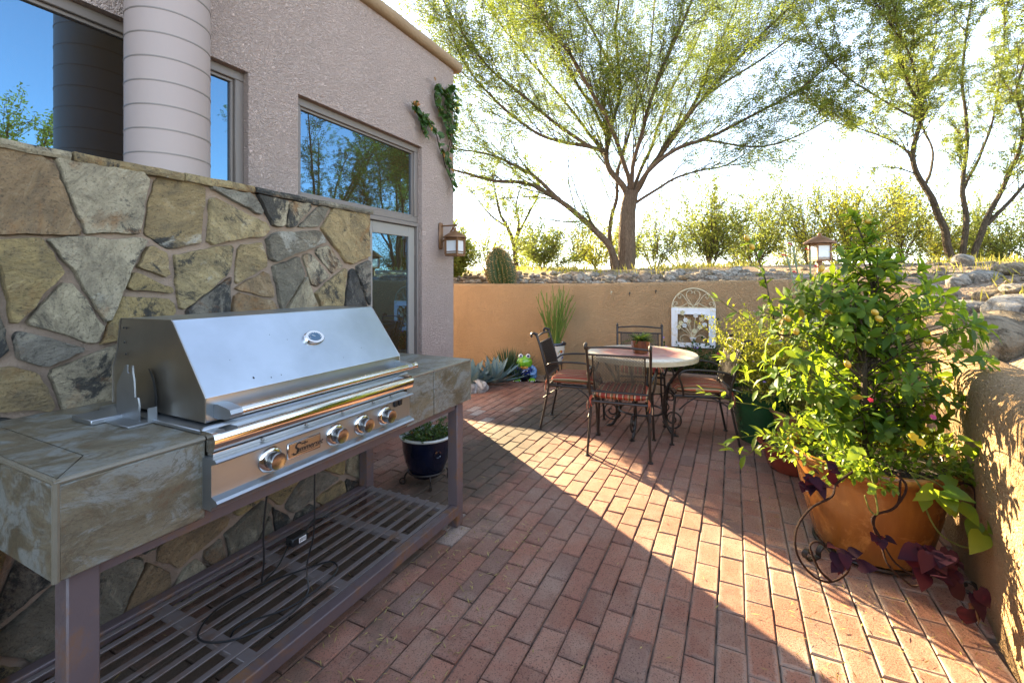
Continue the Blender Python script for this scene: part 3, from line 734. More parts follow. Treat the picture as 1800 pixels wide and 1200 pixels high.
polytile([(GE,1.75+2*g),(1.92,1.75+2*g),(1.92,QB),(GE,QB)],ZT-.011,ZT); polytile([(1.92+2*g,1.75+2*g),(SB-.010,1.75+2*g),(SB-.010,QB),(1.92+2*g,QB)],ZT-.011,ZT)
polytile([(GS+g,2.02),(GE-g,2.02),(GE-g,QB),(GS+g,QB)],ZT-.011,ZT)
gc.part('counter_top_tile',m,M['tile'])
# front and side apron tiles
tiles([((SA+.009,QF,ZA),(GS-.002,QF+.011,ZT-.013)),((GE+.004,QF,ZA),(1.918,QF+.011,ZT-.013)),((1.922,QF,ZA),(SB-.009,QF+.011,ZT-.013))],'front_tile',M['tile2'])
tiles([((SA,QF+.009,ZA),(SA+.011,1.75,ZT-.013)),((SA,1.754,ZA),(SA+.011,QB,ZT-.013)),((SB-.011,QF+.009,ZA),(SB,1.75,ZT-.013)),((SB-.011,1.754,ZA),(SB,QB,ZT-.013))],'side_tile',M['tile'])
# bullnose edge trims
def trim(p,q,r): m=MB(); m.tube([p,q],r,8); gc.part('edge_trim',m,M['bullnose'])
for a,b in ((SA,GS-.002),(GE+.002,1.918),(1.922,SB)): trim((a,QF+.006,ZT-.0065),(b,QF+.006,ZT-.0065),.0072)
trim((SA+.006,QF,ZT-.0065),(SA+.006,QB,ZT-.0065),.0072); trim((SB-.006,QF,ZT-.0065),(SB-.006,QB,ZT-.0065),.0072)
trim((SA+.0055,QF+.0055,ZA),(SA+.0055,QF+.0055,ZT-.006),.0075); trim((SB-.0055,QF+.0055,ZA),(SB-.0055,QF+.0055,ZT-.006),.0075)
# frame
lw=.064
legs=[(.505,1.415),(2.190,1.415),(.505,2.055),(2.150,2.055)]
for a,b in legs:
    m=MB(); m.box((a,b,0.0),(a+lw,b+lw,ZA+.003),.004); gc.part('leg',m,M['frame'])
zs=.122
m=MB(); x0,x1=.505+lw,2.190
m.box((x0,1.405,zs-.05),(x1,1.455,zs+.004),.004); m.box((x0,2.066,zs-.05),(x1,2.116,zs+.003),.004)
gc.part('shelf_rail',m,M['frame'])
m=MB()
for s in (x0,.985,1.40,1.80,x1-.052): m.box((s+.001,1.457,zs-.030),(s+.049,2.064,zs-.007),.002)
gc.part('cross_bar',m,M['slat'])
nsl=9
for k in range(nsl):
    q=1.476+k*(2.040-1.476)/(nsl-1); m=MB(); w=rr(-.004,.004); m.box((x0+.003,q-.0115+w,zs-.0062),(x1-.003,q+.0115+w,zs+.0),.0015); gc.part('slat',m,M['slat'])
m=MB(); m.box((.52,1.43,ZA-.045),(2.22,1.465,ZA+.002)); m.box((.52,2.07,ZA-.045),(2.22,2.105,ZA+.002))
gc.part('top_rail',m,M['frame'])

# ================================================================ GRILL
gr=Thing('gas_grill','built in stainless steel gas grill with a closed slanted hood and four knobs','grill',(.83,1.40,ZT+.001),True)
Z0=.951
# drop-in tray rim
m=MB(); m.box((.80,1.402,Z0),(1.735,2.0,Z0+.012),.002); m.box((.80,1.392,Z0-.004),(1.735,1.415,Z0+.020),.006); gr.part('tray_rim',m,M['steel'])
# hood: folded shell with inset ends
HA,HB=.832,1.722
prof=[(1.438,.972),(1.438,1.046),(1.441,1.052),(1.608,1.268),(1.618,1.276),(1.925,1.272),(1.932,1.268),(1.955,1.16),(1.985,1.10),(1.985,.972)]
m=MB(); n=len(prof)
vs=[(HA,a,b) for a,b in prof]+[(HB,a,b) for a,b in prof]
m.add(vs,[(i,n+i,n+i+1,i+1) for i in range(n-1)])
m.build; hood=gr.part('hood',m,M['hood'],ang=22)

# folded flange around the side panels
for s in (HA,HB):
    m=MB(); m.add([(s+(.0015 if s==HA else -.0015),a,b) for a,b in prof],[list(range(n)) if s==HA else list(range(n))[::-1]]); m.tube([(s,a,b) for a,b in prof],.0022,6)
    gr.part('hood_side',m,M['steel_side'],hood,ang=22)
# curved slot and rivets on the hood side
m=MB(); ar=[(1.745,1.112),(1.733,1.10),(1.720,1.082),(1.710,1.06),(1.704,1.035),(1.701,1.01),(1.701,.982)]
pts=smooth([Vector((HA-.003,a,b)) for a,b in ar],4); wv=.0075
vs=[];fs=[]
for i,p in enumerate(pts):
    w=wv*(.7 if i<3 else 1); vs+= [(p.x,p.y-w,p.z),(p.x,p.y+w,p.z)]
for i in range(len(pts)-1): fs.append((2*i,2*i+2,2*i+3,2*i+1))
m.add(vs,fs); gr.part('slot',m,M['black'],hood)
for a,b in ((1.905,1.24),(1.885,1.24),(1.89,1.15),(1.9,1.19)): m=MB(); m.ell((HA-.002,a,b),(.002,.004,.004),8,6); gr.part('rivet',m,M['black'],hood)
# rotisserie bracket on the counter at the left end
m=MB(); m.box((.735,1.66,Z0),(.826,1.86,Z0+.006),.001)
pp=[(1.665,.957),(1.665,1.010),(1.672,1.030),(1.690,1.030),(1.695,1.085),(1.703,1.110),(1.703,1.130),(1.712,1.130),(1.712,1.108),(1.728,1.103),(1.736,1.108),(1.736,1.130),(1.745,1.130),(1.80,1.060),(1.80,.957)]
m.extr([(a_+.035,b_) for a_,b_ in pp],.780,.785); m.box((.787,1.66,Z0+.006),(.812,1.664,Z0+.05)); gr.part('spit_bracket',m,M['steel'])
m=MB(); m.box((.70,1.80,Z0),(.80,1.93,Z0+.016),.002); gr.part('side_bracket',m,M['steel'])
# handle
hz,hq=1.002,1.368
m=MB()
m.tube([(.868,hq,hz),(1.742,hq,hz)],.0135,18); hd=gr.part('handle',m,M['chrome'],hood)
for s in (.868,1.690):
    m=MB(); pf=[(1.4375,1.024),(1.4375,.980),(1.380,.983),(1.358,.990),(1.353,1.002),(1.359,1.014),(1.372,1.018),(1.42,1.025)]; m.extr(pf,s-.012 if s<1 else s-.0,s+.026); gr.part('handle_bracket',m,M['steel'],hood,ang=25)
m=MB(); m.tube([(1.742,hq,hz),(1.752,hq,hz)],.0165,18); gr.part('handle_cap',m,M['chrome'],hood)
# temperature gauge on the slant
sl_d=Vector((0,1.608-1.441,1.268-1.052)).normalized(); gn=Vector((0,-sl_d.z,sl_d.y)); gcn=Vector((1.305,1.441,1.052))+sl_d*.150
def slant_disc(rx,ry,h0,h1,mb,n=32,c=gcn):
    vs=[]
    for h,k in ((h0,1.0),(h1*.6,1.0),(h1,.88)):
        for i in range(n):
            a=2*math.pi*i/n; vs.append(c+Vector((1,0,0))*(rx*k*math.cos(a))+sl_d*(ry*k*math.sin(a))+gn*h)
    fs=[(j*n+i,j*n+(i+1)%n,(j+1)*n+(i+1)%n,(j+1)*n+i) for j in range(2) for i in range(n)]+[[2*n+i for i in range(n)]]
    mb.add(vs,fs)
m=MB(); slant_disc(.048,.032,0,.014,m); gg=gr.part('gauge',m,M['chrome'],hood)
m=MB(); slant_disc(.034,.022,.0135,.0152,m); gr.part('dial',m,M['gauge'],gg)
m=MB()
for k in range(13):
    a=R(200-k*18.3); c0=gcn+gn*.0158; m.tube([c0+Vector((1,0,0))*(.028*math.cos(a))+sl_d*(.018*math.sin(a)),c0+Vector((1,0,0))*(.024*math.cos(a))+sl_d*(.0155*math.sin(a))],.0006,4)
m.tube([gcn+gn*.0158,gcn+gn*.0158+Vector((-.012,0,0))+sl_d*.008],.0008,4)
gr.part('dial_marks',m,M['white'],gg)
for a,b,c_ in ((1.00,.03,.0035),(1.06,.018,.002),(1.10,.02,.0018),(1.19,.16,.0015),(1.52,.07,.0016),(1.13,.19,.0013),(.95,.11,.0012),(1.4,.04,.0014)):
    m=MB(); c0=Vector((a,1.441,1.052))+sl_d*b+gn*.0003; n=8; m.add([c0+Vector((1,0,0))*(c_*math.cos(2*math.pi*i/n))+sl_d*(c_*1.3*math.sin(2*math.pi*i/n)) for i in range(n)],[list(range(n))]); gr.part('soot_spot',m,M['black'],hood)
# firebox and control panel
PA,PB=.79,1.672
m=MB(); m.box((GS+.004,1.40,.735),(GE-.004,1.99,Z0-.001)); gr.part('firebox',m,M['steel_side'])
# front top rail with a rounded nose
def nose(qf,z0,z1,back,n=7):
    zc=(z0+z1)/2; r=(z1-z0)/2; pf=[(back,z0)]
    for i in range(n+1):
        a=R(-90-i*180/n); pf.append((qf+r*.9+r*.9*math.cos(a),zc-r*math.sin(a)*-1))
    pf.append((back,z1)); return pf
m=MB(); m.extr([(1.41,.905),(1.352,.905),(1.344,.912),(1.338,.930),(1.338,.945),(1.344,.957),(1.356,.963),(1.41,.964)],PA+.01,PB+.03); gr.part('front_rail',m,M['chrome'],ang=30)
m=MB(); pf=[(1.395,.893),(1.322,.893),(1.314,.887),(1.317,.882),(1.338,.876),(1.338,.786),(1.317,.778),(1.311,.771),(1.316,.762),(1.336,.757),(1.340,.745),(1.395,.745)]
m.extr(pf,PA,PB); pn=gr.part('control_panel',m,M['steel'],ang=18)
m=MB(); m.box((PA+.012,1.35,.8935),(PB-.005,1.395,.9045)); 
gr.part('vent_strip',m,M['chrome'])
m=MB(); m.box((PA+.014,1.349,.9046),(PB-.007,1.39,.9054)); gr.part('vent_gap',m,M['black'])
for s in (.955,1.12,1.285,1.45,1.56): m=MB(); m.ell((s,1.346,.8985),(.0042,.0042,.0042),10,8); gr.part('panel_screw',m,M['knob'],pn)
def qdisc(mb,s,z,prof,n=28):
    i0=len(mb.v); mb.lathe(prof,n,(0,0,0),False,True)
    T=Matrix.Translation((s,1.338,z)) @ Matrix.Rotation(R(90),4,'X')
    mb.xf(T,i0)
for s in (.973,1.237,1.372,1.505):
    m=MB(); qdisc(m,s,.831,[(.041,0),(.041,.004),(.037,.009),(.031,.012),(.026,.012)]); kb=gr.part('knob_bezel',m,M['chrome'],pn)
    m=MB(); qdisc(m,s,.831,[(.0265,.008),(.0275,.026),(.0275,.040),(.0255,.0435),(.022,.0425),(.010,.041)]); gr.part('knob',m,M['knob'],pn)
for s in (1.571,1.600):
    m=MB(); m.box((s-.011,1.328,.852),(s+.011,1.339,.886),.003); m.box((s-.007,1.3255,.868),(s+.007,1.3285,.882),.001); gr.part('rocker_switch',m,M['rubber'],pn)
# badge
m=MB(); m.box((1.034,1.3335,.806),(1.168,1.339,.860),.002); bd=gr.part('badge',m,M['chrome'],pn)
m=MB(); m.box((1.039,1.3325,.811),(1.163,1.334,.855)); gr.part('badge_field',m,M['steel_side'],pn)
def text_part(txt,size,loc,mat,parent,name,shear=0,off=(0,0,0),ext=.0008):
    cu=bpy.data.curves.new(name,'FONT'); cu.body=txt; cu.size=size; cu.extrude=ext; cu.shear=shear; cu.align_x='CENTER'; cu.align_y='CENTER'
    ob=bpy.data.objects.new('tmp',cu); COL.objects.link(ob); dg=bpy.context.evaluated_depsgraph_get(); me=bpy.data.meshes.new_from_object(ob.evaluated_get(dg)); bpy.data.objects.remove(ob)
    M4=Matrix.Translation(Vector(loc)-Vector(off)) @ Matrix.Rotation(R(90),4,'X')
    me.transform(M4); me.materials.clear(); me.materials.append(mat); o=bpy.data.objects.new(name,me); COL.objects.link(o); o.parent=parent; return o
text_part('S',.056,(1.060,1.3318,.832),M['black'],pn,'badge_lettering',.45,gr.off)
text_part('ummerset',.027,(1.119,1.3318,.829),M['black'],pn,'badge_lettering',.35,gr.off)
m=MB(); m.tube(smooth([(1.046,1.3322,.822),(1.07,1.3322,.818),(1.12,1.3322,.8165),(1.157,1.3322,.819)],5),.0010,5); m.box((1.086,1.332,.843),(1.112,1.3332,.8475)); m.tube([(1.10,1.332,.838),(1.10,1.332,.852)],.0012,5); gr.part('badge_flourish',m,M['black'],pn)

# cable and power adapter lying on the shelf
zc=.122
ad=Thing('power_adapter','small black power adapter with a white sticker lying on the slatted shelf','adapter',(1.52,1.93,zc),True)
m=MB(); m.box((1.50,1.90,zc+.001),(1.59,1.955,zc+.042),.005); ao=ad.part('case',m,M['rubber'])
m=MB(); m.box((1.535,1.8985,zc+.008),(1.575,1.8997,zc+.032)); ad.part('sticker',m,M['white'])
m=MB()
for k in range(5): m.box((1.539+k*.007,1.8978,zc+.012+.002*(k%2)),(1.542+k*.007,1.8986,zc+.028))
ad.part('sticker_print',m,M['rubber'])
m=MB(); rc=.0038
m.tube(smooth([(1.165,1.60,.742),(1.17,1.62,.62),(1.165,1.64,.45),(1.18,1.66,.30),(1.20,1.70,.20),(1.28,1.78,.145),(1.38,1.84,.128),(1.50,1.925,.14)],8),rc,6)
m.tube(smooth([(1.33,1.55,.742),(1.335,1.56,.55),(1.34,1.57,.36),(1.33,1.60,.22),(1.30,1.56,.135),(1.18,1.53,.128),(1.02,1.60,.128),(.97,1.72,.129),(1.08,1.80,.132),(1.25,1.78,.130),(1.42,1.70,.130),(1.50,1.64,.13),(1.44,1.56,.13),(1.22,1.55,.136),(1.08,1.63,.137),(1.05,1.66,.10),(1.05,1.66,.03)],8),rc,6)
m.tube(smooth([(1.59,1.93,.142),(1.66,1.95,.17),(1.74,1.96,.15),(1.82,1.99,.128)],8),.005,6)
single('power_cable',m,M['rubber'],'thin black cable looped over the slatted shelf below the grill','cable',(1.17,1.6,.122),True)

# ================================================================ DINING SET
random.seed(41)
def local(name,label,cat,loc,rz,group=None): 
    t=Thing(name,label,cat,(0,0,0),False,rz,group); t.e.location=Vector(loc); return t
CH='patio chairs around the mosaic table'
ch=local('patio_chair','wrought iron mesh chair in front of the round table, its back turned to us','chair',(.935,3.86,0),R(-20),CH)
r=.0105
def legm(pts,foot):
    m=MB(); m.tube(smooth(pts,5),r,8); m.lathe([(.022,0),(.022,.006),(.012,.012)],10,(foot[0],foot[1],0.0)); return m
for sx_ in (-1,1):
    ch.part('leg',legm([(sx_*.245,-.285,.004),(sx_*.232,-.235,.25),(sx_*.228,-.205,.42)],(sx_*.245,-.285)),M['iron'])
    ch.part('leg',legm([(sx_*.245,.26,.004),(sx_*.236,.245,.25),(sx_*.232,.23,.42)],(sx_*.245,.26)),M['iron'])
m=MB()
loop=[(-.232,-.205,.42),(.232,-.205,.42),(.236,.0,.42),(.232,.232,.42),(0,.245,.42),(-.232,.232,.42),(-.236,.0,.42)]
m.tube(loop,.011,8,closed=True)
for k in range(7): 
    x=-.2+k*.0667; m.tube([(x,-.205,.418),(x,.235,.418)],.004,6)
for sx_ in (-1,1):
    m.tube(smooth([(sx_*.235,.20,.30),(sx_*.235,.14,.36),(sx_*.234,.06,.415)],5),.006,6)
    m.tube(smooth([(sx_*.24,-.255,.30),(sx_*.236,-.14,.38),(sx_*.234,-.06,.415)],5),.006,6)
ch.part('seat_frame',m,M['iron'])
m=MB()
for sx_ in (-1,1):
    m.tube(smooth([(sx_*.228,-.205,.42),(sx_*.238,-.225,.55),(sx_*.245,-.275,.75),(sx_*.247,-.315,.875),(sx_*.247,-.335,.905),(sx_*.247,-.362,.905),(sx_*.247,-.372,.885),(sx_*.247,-.362,.872)],5),.0115,8)
def bp(x,z):     # point on the reclined back plane
    t=(z-.42)/.455; y=-.205-.02*t-.09*t*t; return Vector((x,y,z))
m.tube(smooth([bp(-.246,.872),bp(-.12,.882),bp(0,.886),bp(.12,.882),bp(.246,.872)],4),.0085,8)
m.tube([bp(-.242,.815),bp(.242,.815)],.0085,8); m.tube([bp(-.232,.505),bp(.232,.505)],.0085,8)
m.tube([bp(-.2,.505),bp(-.205,.815)],.006,6); m.tube([bp(.2,.505),bp(.205,.815)],.006,6)
for sx_ in (-1,1): m.ell(bp(sx_*.247,.886)+Vector((0,-.004,.012)),(.015,.02,.015),10,8)
ch.part('back_frame',m,M['iron'])
m=MB(); hw=.203; z0,z1=.507,.813; dz=.0225; dx=.021
# expanded-metal lattice
def lat(x0,z0_,x1,z1_):
    n=max(2,int(abs(z1_-z0_)/.05)+1); m.tube([bp(x0+(x1-x0)*i/(n-1),z0_+(z1_-z0_)*i/(n-1)) for i in range(n)],.0029,4,cap=False)
sl_=.55   # dz/dx of the strands
k=-int(2*hw/ .0205)-10
for sg in (1,-1):
    c0=-1.2
    while c0<1.2:
        # line z = z0 + sl*(x*sg - c0)
        xs=[]
        for x in (-hw,hw):
            z=z0+sl_*(x*sg-c0)
            if z0<=z<=z1: xs.append((x,z))
        for z in (z0,z1):
            x=sg*((z-z0)/sl_+c0)
            if -hw<x<hw: xs.append((x,z))
        if len(xs)>=2: lat(xs[0][0],xs[0][1],xs[1][0],xs[1][1])
        c0+=.0225
ch.part('back_mesh',m,M['iron'])
for sx_ in (-1,1):
    m=MB(); m.tube(smooth([bp(sx_*.243,.60)+Vector((0,0,0)),(sx_*.262,-.17,.635),(sx_*.270,-.05,.650),(sx_*.272,.10,.652),(sx_*.271,.17,.640),(sx_*.268,.205,.60),(sx_*.262,.185,.53),(sx_*.25,.17,.47),(sx_*.236,.165,.424)],6),.0095,8)
    ch.part('arm',m,M['iron'])
def pillow(hx,hy,z0,z1,nx=14,ny=14):
    m=MB(); vs=[];fs=[]
    for side in (1,-1):
        for i in range(nx+1):
            for j in range(ny+1):
                a=-1+2*i/nx; b=-1+2*j/ny
                pr_=(1-abs(a)**3.2)*(1-abs(b)**3.2); cr=1-.06*(abs(a)*abs(b))**2
                zc=(z0+z1)/2; h=(z1-z0)/2
                z=zc+side*h*(pr_**.38 if pr_>0 else 0)+.004*noise.noise(Vector((a*2,b*2,side)))
                vs.append((a*hx*cr,b*hy*cr+.018,z))
    n1=(nx+1)*(ny+1)
    for i in range(nx):
        for j in range(ny):
            k_=i*(ny+1)+j; fs.append((k_,k_+ny+1,k_+ny+2,k_+1)); fs.append((n1+k_,n1+k_+1,n1+k_+ny+2,n1+k_+ny+1))
    m.add(vs,fs); 
    wl=[]
    for i in range(48):
        an=2*math.pi*i/48; c_,s_=math.cos(an),math.sin(an); e=4.5; rr_=(abs(c_)**e+abs(s_)**e)**(-1/e); wl.append((hx*.985*c_*rr_,hy*.985*s_*rr_+.018,(z0+z1)/2))
    m.tube(wl,.0055,6,closed=True)
    return m
ch.part('seat_cushion',pillow(.222,.222,.428,.512),M['cushion'],ang=60)
m=MB()
for sx_ in (-1,1):
    for k_ in range(3):
        m.tube(smooth([(sx_*.20,-.20,.455),(sx_*.225,-.225,.45+.01*k_),(sx_*(.225+.015*k_),-.24,.41),(sx_*(.215+.02*k_),-.235,.385-.012*k_)],4),.004,5)
ch.part('cushion_tie',m,M['cushion'])
dup(ch.e,(.615,4.475,0),R(-108),'wrought iron mesh chair with striped cushion left of the table, seen from its side',CH)
dup(ch.e,(1.68,4.10,0),R(78),'wrought iron mesh chair with striped cushion right of the table, half behind lime green sprigs',CH)
dup(ch.e,(1.385,4.92,0),R(166),'wrought iron mesh chair on the far side of the table, nearest the garden wall',CH)
# table
tb=local('patio_table','round mosaic topped table with a cream rim on scrolled iron legs','table',(1.215,4.28,0),R(15))
m=MB(); m.lathe([(.02,.706),(.485,.706),(.497,.712),(.499,.728),(.494,.737),(.47,.7405),(.02,.7405)],64); tb.part('table_top',m,M['mosaic'],ang=40)
m=MB(); m.lathe([(.500,.690),(.504,.690),(.504,.727),(.500,.727)],64,(0,0,0),False,False); tb.part('rim_band',m,M['cream'])
m=MB(); m.lathe([(.26,.40),(.268,.405),(.26,.41)],32,(0,0,0),False,False); m.tube([(.40*math.cos(a),.40*math.sin(a),.694) for a in [2*math.pi*i/36 for i in range(36)]],.011,6,closed=True); m.tube([(.205*math.cos(a),.205*math.sin(a),.20) for a in [2*math.pi*i/36 for i in range(36)]],.009,6,closed=True); tb.part('under_ring',m,M['iron'])
for k in range(4):
    a=R(45+90*k); d=Vector((math.cos(a),math.sin(a),0)); zz=Vector((0,0,1))
    f=lambda rad,z: d*rad+zz*z
    m=MB(); m.tube(smooth([f(.40,.69),f(.34,.60),f(.245,.45),f(.205,.30),f(.205,.16),f(.27,.03),f(.315,.008)],6),.0135,8); m.lathe([(.024,0),(.024,.007),(.014,.014)],10,(d.x*.315,d.y*.315,0))
    lg=tb.part('leg',m,M['iron'])
    m=MB(); m.tube(spiral(f(.285,.155),d,zz,.095,.012,R(200),R(200+620),30),.0075,6); m.tube(spiral(f(.26,.345),d,zz,.055,.010,R(-120),R(-120-500),24),.0065,6); m.tube(smooth([f(.205,.33),f(.24,.285),f(.25,.25),f(.21,.18)],5),.0065,6); tb.part('scroll',m,M['iron'],lg)
# succulent pot on the table
cx,cy=1.185,4.20
pt=Thing('table_pot','small glossy brown drip glazed pot standing on the mosaic table','pot',(cx,cy,.7405))
m=MB(); m.lathe([(.060,.741),(.066,.745),(.078,.80),(.088,.855),(.090,.862),(.083,.862),(.079,.845)],28,(cx,cy,0),True,False); pt.part('body',m,M['pot_brown'])
m=MB(); m.lathe([(.002,.850),(.0795,.850)],20,(cx,cy,0),False,False); pt.part('soil',m,M['soil'])
m=MB()
for k in range(72):
    a=rr(0,6.28); e=rr(.05,1.2); d=Vector((math.cos(a)*math.cos(e),math.sin(a)*math.cos(e),math.sin(e))); m.cur=random.random()
    b=Vector((cx,cy,.85))+Vector((d.x,d.y,0))*rr(.0,.05); m.leaf(b,d,Vector((0,0,1)),rr(.075,.14),.018,.5,.35,(1,.6))
single('aloe_plant',m,M['dgreen'],'spiky green succulent growing in the brown pot on the table','plant',(cx,cy,.85))
# ================================================================ TREES
UP=Vector((0,0,1))
def wander(p,d,L,n,wig,lift=0.,droop=0.):
    pts=[p.copy()]; d=d.normalized(); q=p.copy()
    for i in range(n):
        d=(d+rv(wig)+UP*(lift-droop*i/n)).normalized(); q=q+d*(L/n); pts.append(q.copy())
    return pts,d
def sprayleaf(ml,p,d,n,L,Wd,spread,dens=1.):
    for i in range(n):
        e=(d+rv(spread)).normalized(); ml.cur=min(1,max(0,random.gauss(.45,.25)))
        ml.card(p+rv(.03),e,rv(1)+UP*.4,L*rr(.6,1.25),Wd*rr(.7,1.3))
def pinnate(ml,p,d,L,nl,lw,lt):
    # one feathery leaf: a row of narrow leaflets on both sides of a hidden rib
    d=d.normalized(); b=d.cross(UP+rv(.5)); 
    if b.length<1e-3: b=d.orthogonal()
    b.normalize()
    for i in range(nl):
        q=p+d*(L*(i+.5)/nl)-UP*(.18*L*(i/nl)**2)
        for sg in (1,-1):
            e=(b*sg+d*.55).normalized(); ml.card(q,e,d.cross(b)+rv(.4),lt*rr(.8,1.2),lw)
def limb_pts(px): return smooth([P(*p) for p in px],7)
def fan_tree(th,limbs,leafmat,barkmat,sec=(10,1.5),ter=(6,.65),twl=(7,.16,.020,.05),center=None,outw=.9,up=.35,wig=.16,thin=1.,start=.3,twig_r=.0045,cards=False,bark2=None):
    mt=MB(); ml=MB(); mtw=MB()
    for (px,r0,r1,dens) in limbs:
        pts=limb_pts(px); n=len(pts)
        rs=[r0+(r1-r0)*(i/(n-1))**.8 for i in range(n)]
        pts=[p+Vector((noise.noise(p*2.1),noise.noise(p*2.1+Vector((9,0,0))),0))*min(.05,rs[i]) for i,p in enumerate(pts)]
        mt.tube(pts,rs,9 if r0>.04 else 6)
        ns=int(sec[0]*dens)
        for k in range(ns):
            f=start+(1-start)*(k+random.random())/max(ns,1); i=min(int(f*(n-1)),n-2); p=pts[i]; tdir=(pts[i+1]-pts[i]).normalized()
            o=(p-center) if center else tdir; o=o.normalized()
            d=(tdir*.75+o*outw*.55+UP*up+rv(.65)).normalized()
            L=sec[1]*rr(.55,1.25); r_=max(twig_r*1.5,rs[i]*.28)
            sp,_=wander(p,d,L,9,wig,.03,.10); mtw.tube(sp,[r_*(1-.75*j/9) for j in range(10)],5,cap=False)
            nt=int(ter[0]*rr(.7,1.3))
            for t_ in range(nt):
                f2=.15+.85*(t_+random.random())/nt; j=min(int(f2*9),8); d2=((sp[j+1]-sp[j]).normalized()*.8+rv(.75)+UP*.10).normalized(); L2=ter[1]*rr(.5,1.3)
                tp,_=wander(sp[j],d2,L2,5,wig*1.3,.0,.16); mtw.tube(tp,[twig_r*(1-.6*x/5) for x in range(6)],3,cap=False)
                for x in range(int(twl[0]*thin)):
                    f3=.1+.9*random.random(); jj=min(int(f3*5),4); b=tp[jj]+(tp[jj+1]-tp[jj])*(f3*5-jj)
                    e=((tp[jj+1]-tp[jj]).normalized()*.6+rv(.9)-UP*.1).normalized(); ml.cur=min(1,max(0,random.gauss(.42,.24)))
                    if cards: sprayleaf(ml,b,e,2,twl[1],twl[2],.6)
                    else: pinnate(ml,b,e,twl[1]*rr(.7,1.3),3,twl[2],twl[3])
    tr=th.part('trunk',mt,barkmat); th.part('branches',mtw,bark2 or M['twig'],tr,sm=False); th.part('crown',ml,leafmat,sm=False)
    return len(ml.f)
random.seed(51)
base=P(1100,472,8.6)
tt=Thing('mesquite_tree','large feathery mesquite tree with a spreading crown and leaning low left limb behind the wall','tree',base-Vector((0,0,.1)))
Y=8.6
ML=[([(1102,482,Y),(1101,440,Y),(1103,390,Y),(1106,350,Y),(1108,335,Y)],.185,.13,.0),
 ([(1090,484,Y),(1074,440,8.55),(1045,405,8.5),(1000,365,8.3),(965,340,8.2),(925,322,8.0),(870,318,7.7),(820,305,7.4),(785,296,7.2)],0.080,0.011,1.1),
 ([(985,352,8.25),(950,318,8.1),(905,290,7.9),(860,272,7.7),(805,262,7.4)],0.042,0.010,.7),
 ([(1106,352,Y),(1092,325,8.55),(1072,298,8.5),(1064,268,8.4),(1072,240,8.4),(1080,205,8.4),(1090,150,8.3),(1083,60,8.2),(1095,-60,8.1)],0.070,0.016,1.7),
 ([(1066,270,8.4),(1035,258,8.2),(990,250,8),(940,232,7.7),(880,185,7.4),(825,125,7.1),(790,50,6.9)],0.042,0.010,1.8),
 ([(1109,345,Y),(1128,322,8.6),(1150,285,8.7),(1180,240,8.8),(1215,190,8.9),(1250,110,9),(1290,20,9),(1310,-60,9)],0.059,0.012,1.7),
 ([(1112,360,Y),(1150,335,8.4),(1190,312,8.2),(1230,300,8.0),(1272,292,7.8),(1310,270,7.7)],0.032,0.008,.9),
 ([(1110,345,Y),(1140,300,8.3),(1190,262,8.0),(1250,240,7.8),(1320,205,7.6),(1400,160,7.4),(1470,105,7.3)],0.049,0.010,.8),
 ([(1078,480,9),(1072,400,9),(1084,350,9),(1086,300,9),(1110,220,9.2),(1140,120,9.3),(1150,0,9.4),(1150,-80,9.4)],0.049,0.011,1.5),
 ([(1104,340,Y),(1100,295,8.3),(1062,200,7.7),(1000,95,7.1),(940,5,6.6),(905,-70,6.3)],0.052,0.011,1.8),
 ([(1107,345,Y),(1140,270,9.2),(1180,160,10),(1230,60,10.8),(1260,-60,11.5)],0.042,0.011,1.3),
 ([(1106,340,Y),(1116,280,8.2),(1150,160,7.5),(1200,40,6.9),(1240,-60,6.5)],0.049,0.011,1.7),
 ([(1230,245,7.85),(1330,258,7.6),(1400,240,7.5),(1452,212,7.4)],0.021,0.007,.45),
 ([(1150,290,8.7),(1230,180,8.5),(1310,90,8.2),(1390,10,8),(1430,-50,7.9)],0.032,0.010,1.6),
 ([(1064,275,8.4),(1020,215,8.6),(960,140,8.8),(900,70,9),(850,0,9.1)],0.035,0.010,1.5),
 ([(1070,240,8.4),(1030,170,8.2),(985,100,8.0),(930,30,7.8),(880,-40,7.6)],.035,.010,1.3),
 ([(1035,258,8.2),(975,215,7.8),(915,165,7.4),(850,110,7.0),(790,20,6.7),(760,-40,6.6)],.035,.010,1.3),
 ([(1090,150,8.3),(1050,70,8.3),(1010,0,8.2),(980,-60,8.1)],.03,.010,1.3),
 ([(1180,240,8.8),(1240,170,8.5),(1330,110,8.2),(1400,60,8.0)],.03,.010,.6)]
nl=fan_tree(tt,ML,M['mesq'],M['bark'],sec=(23,1.55),ter=(12,.72),twl=(9,.15,.013,.045),center=P(1100,330,8.6),wig=.14,start=.22,twig_r=.0032)
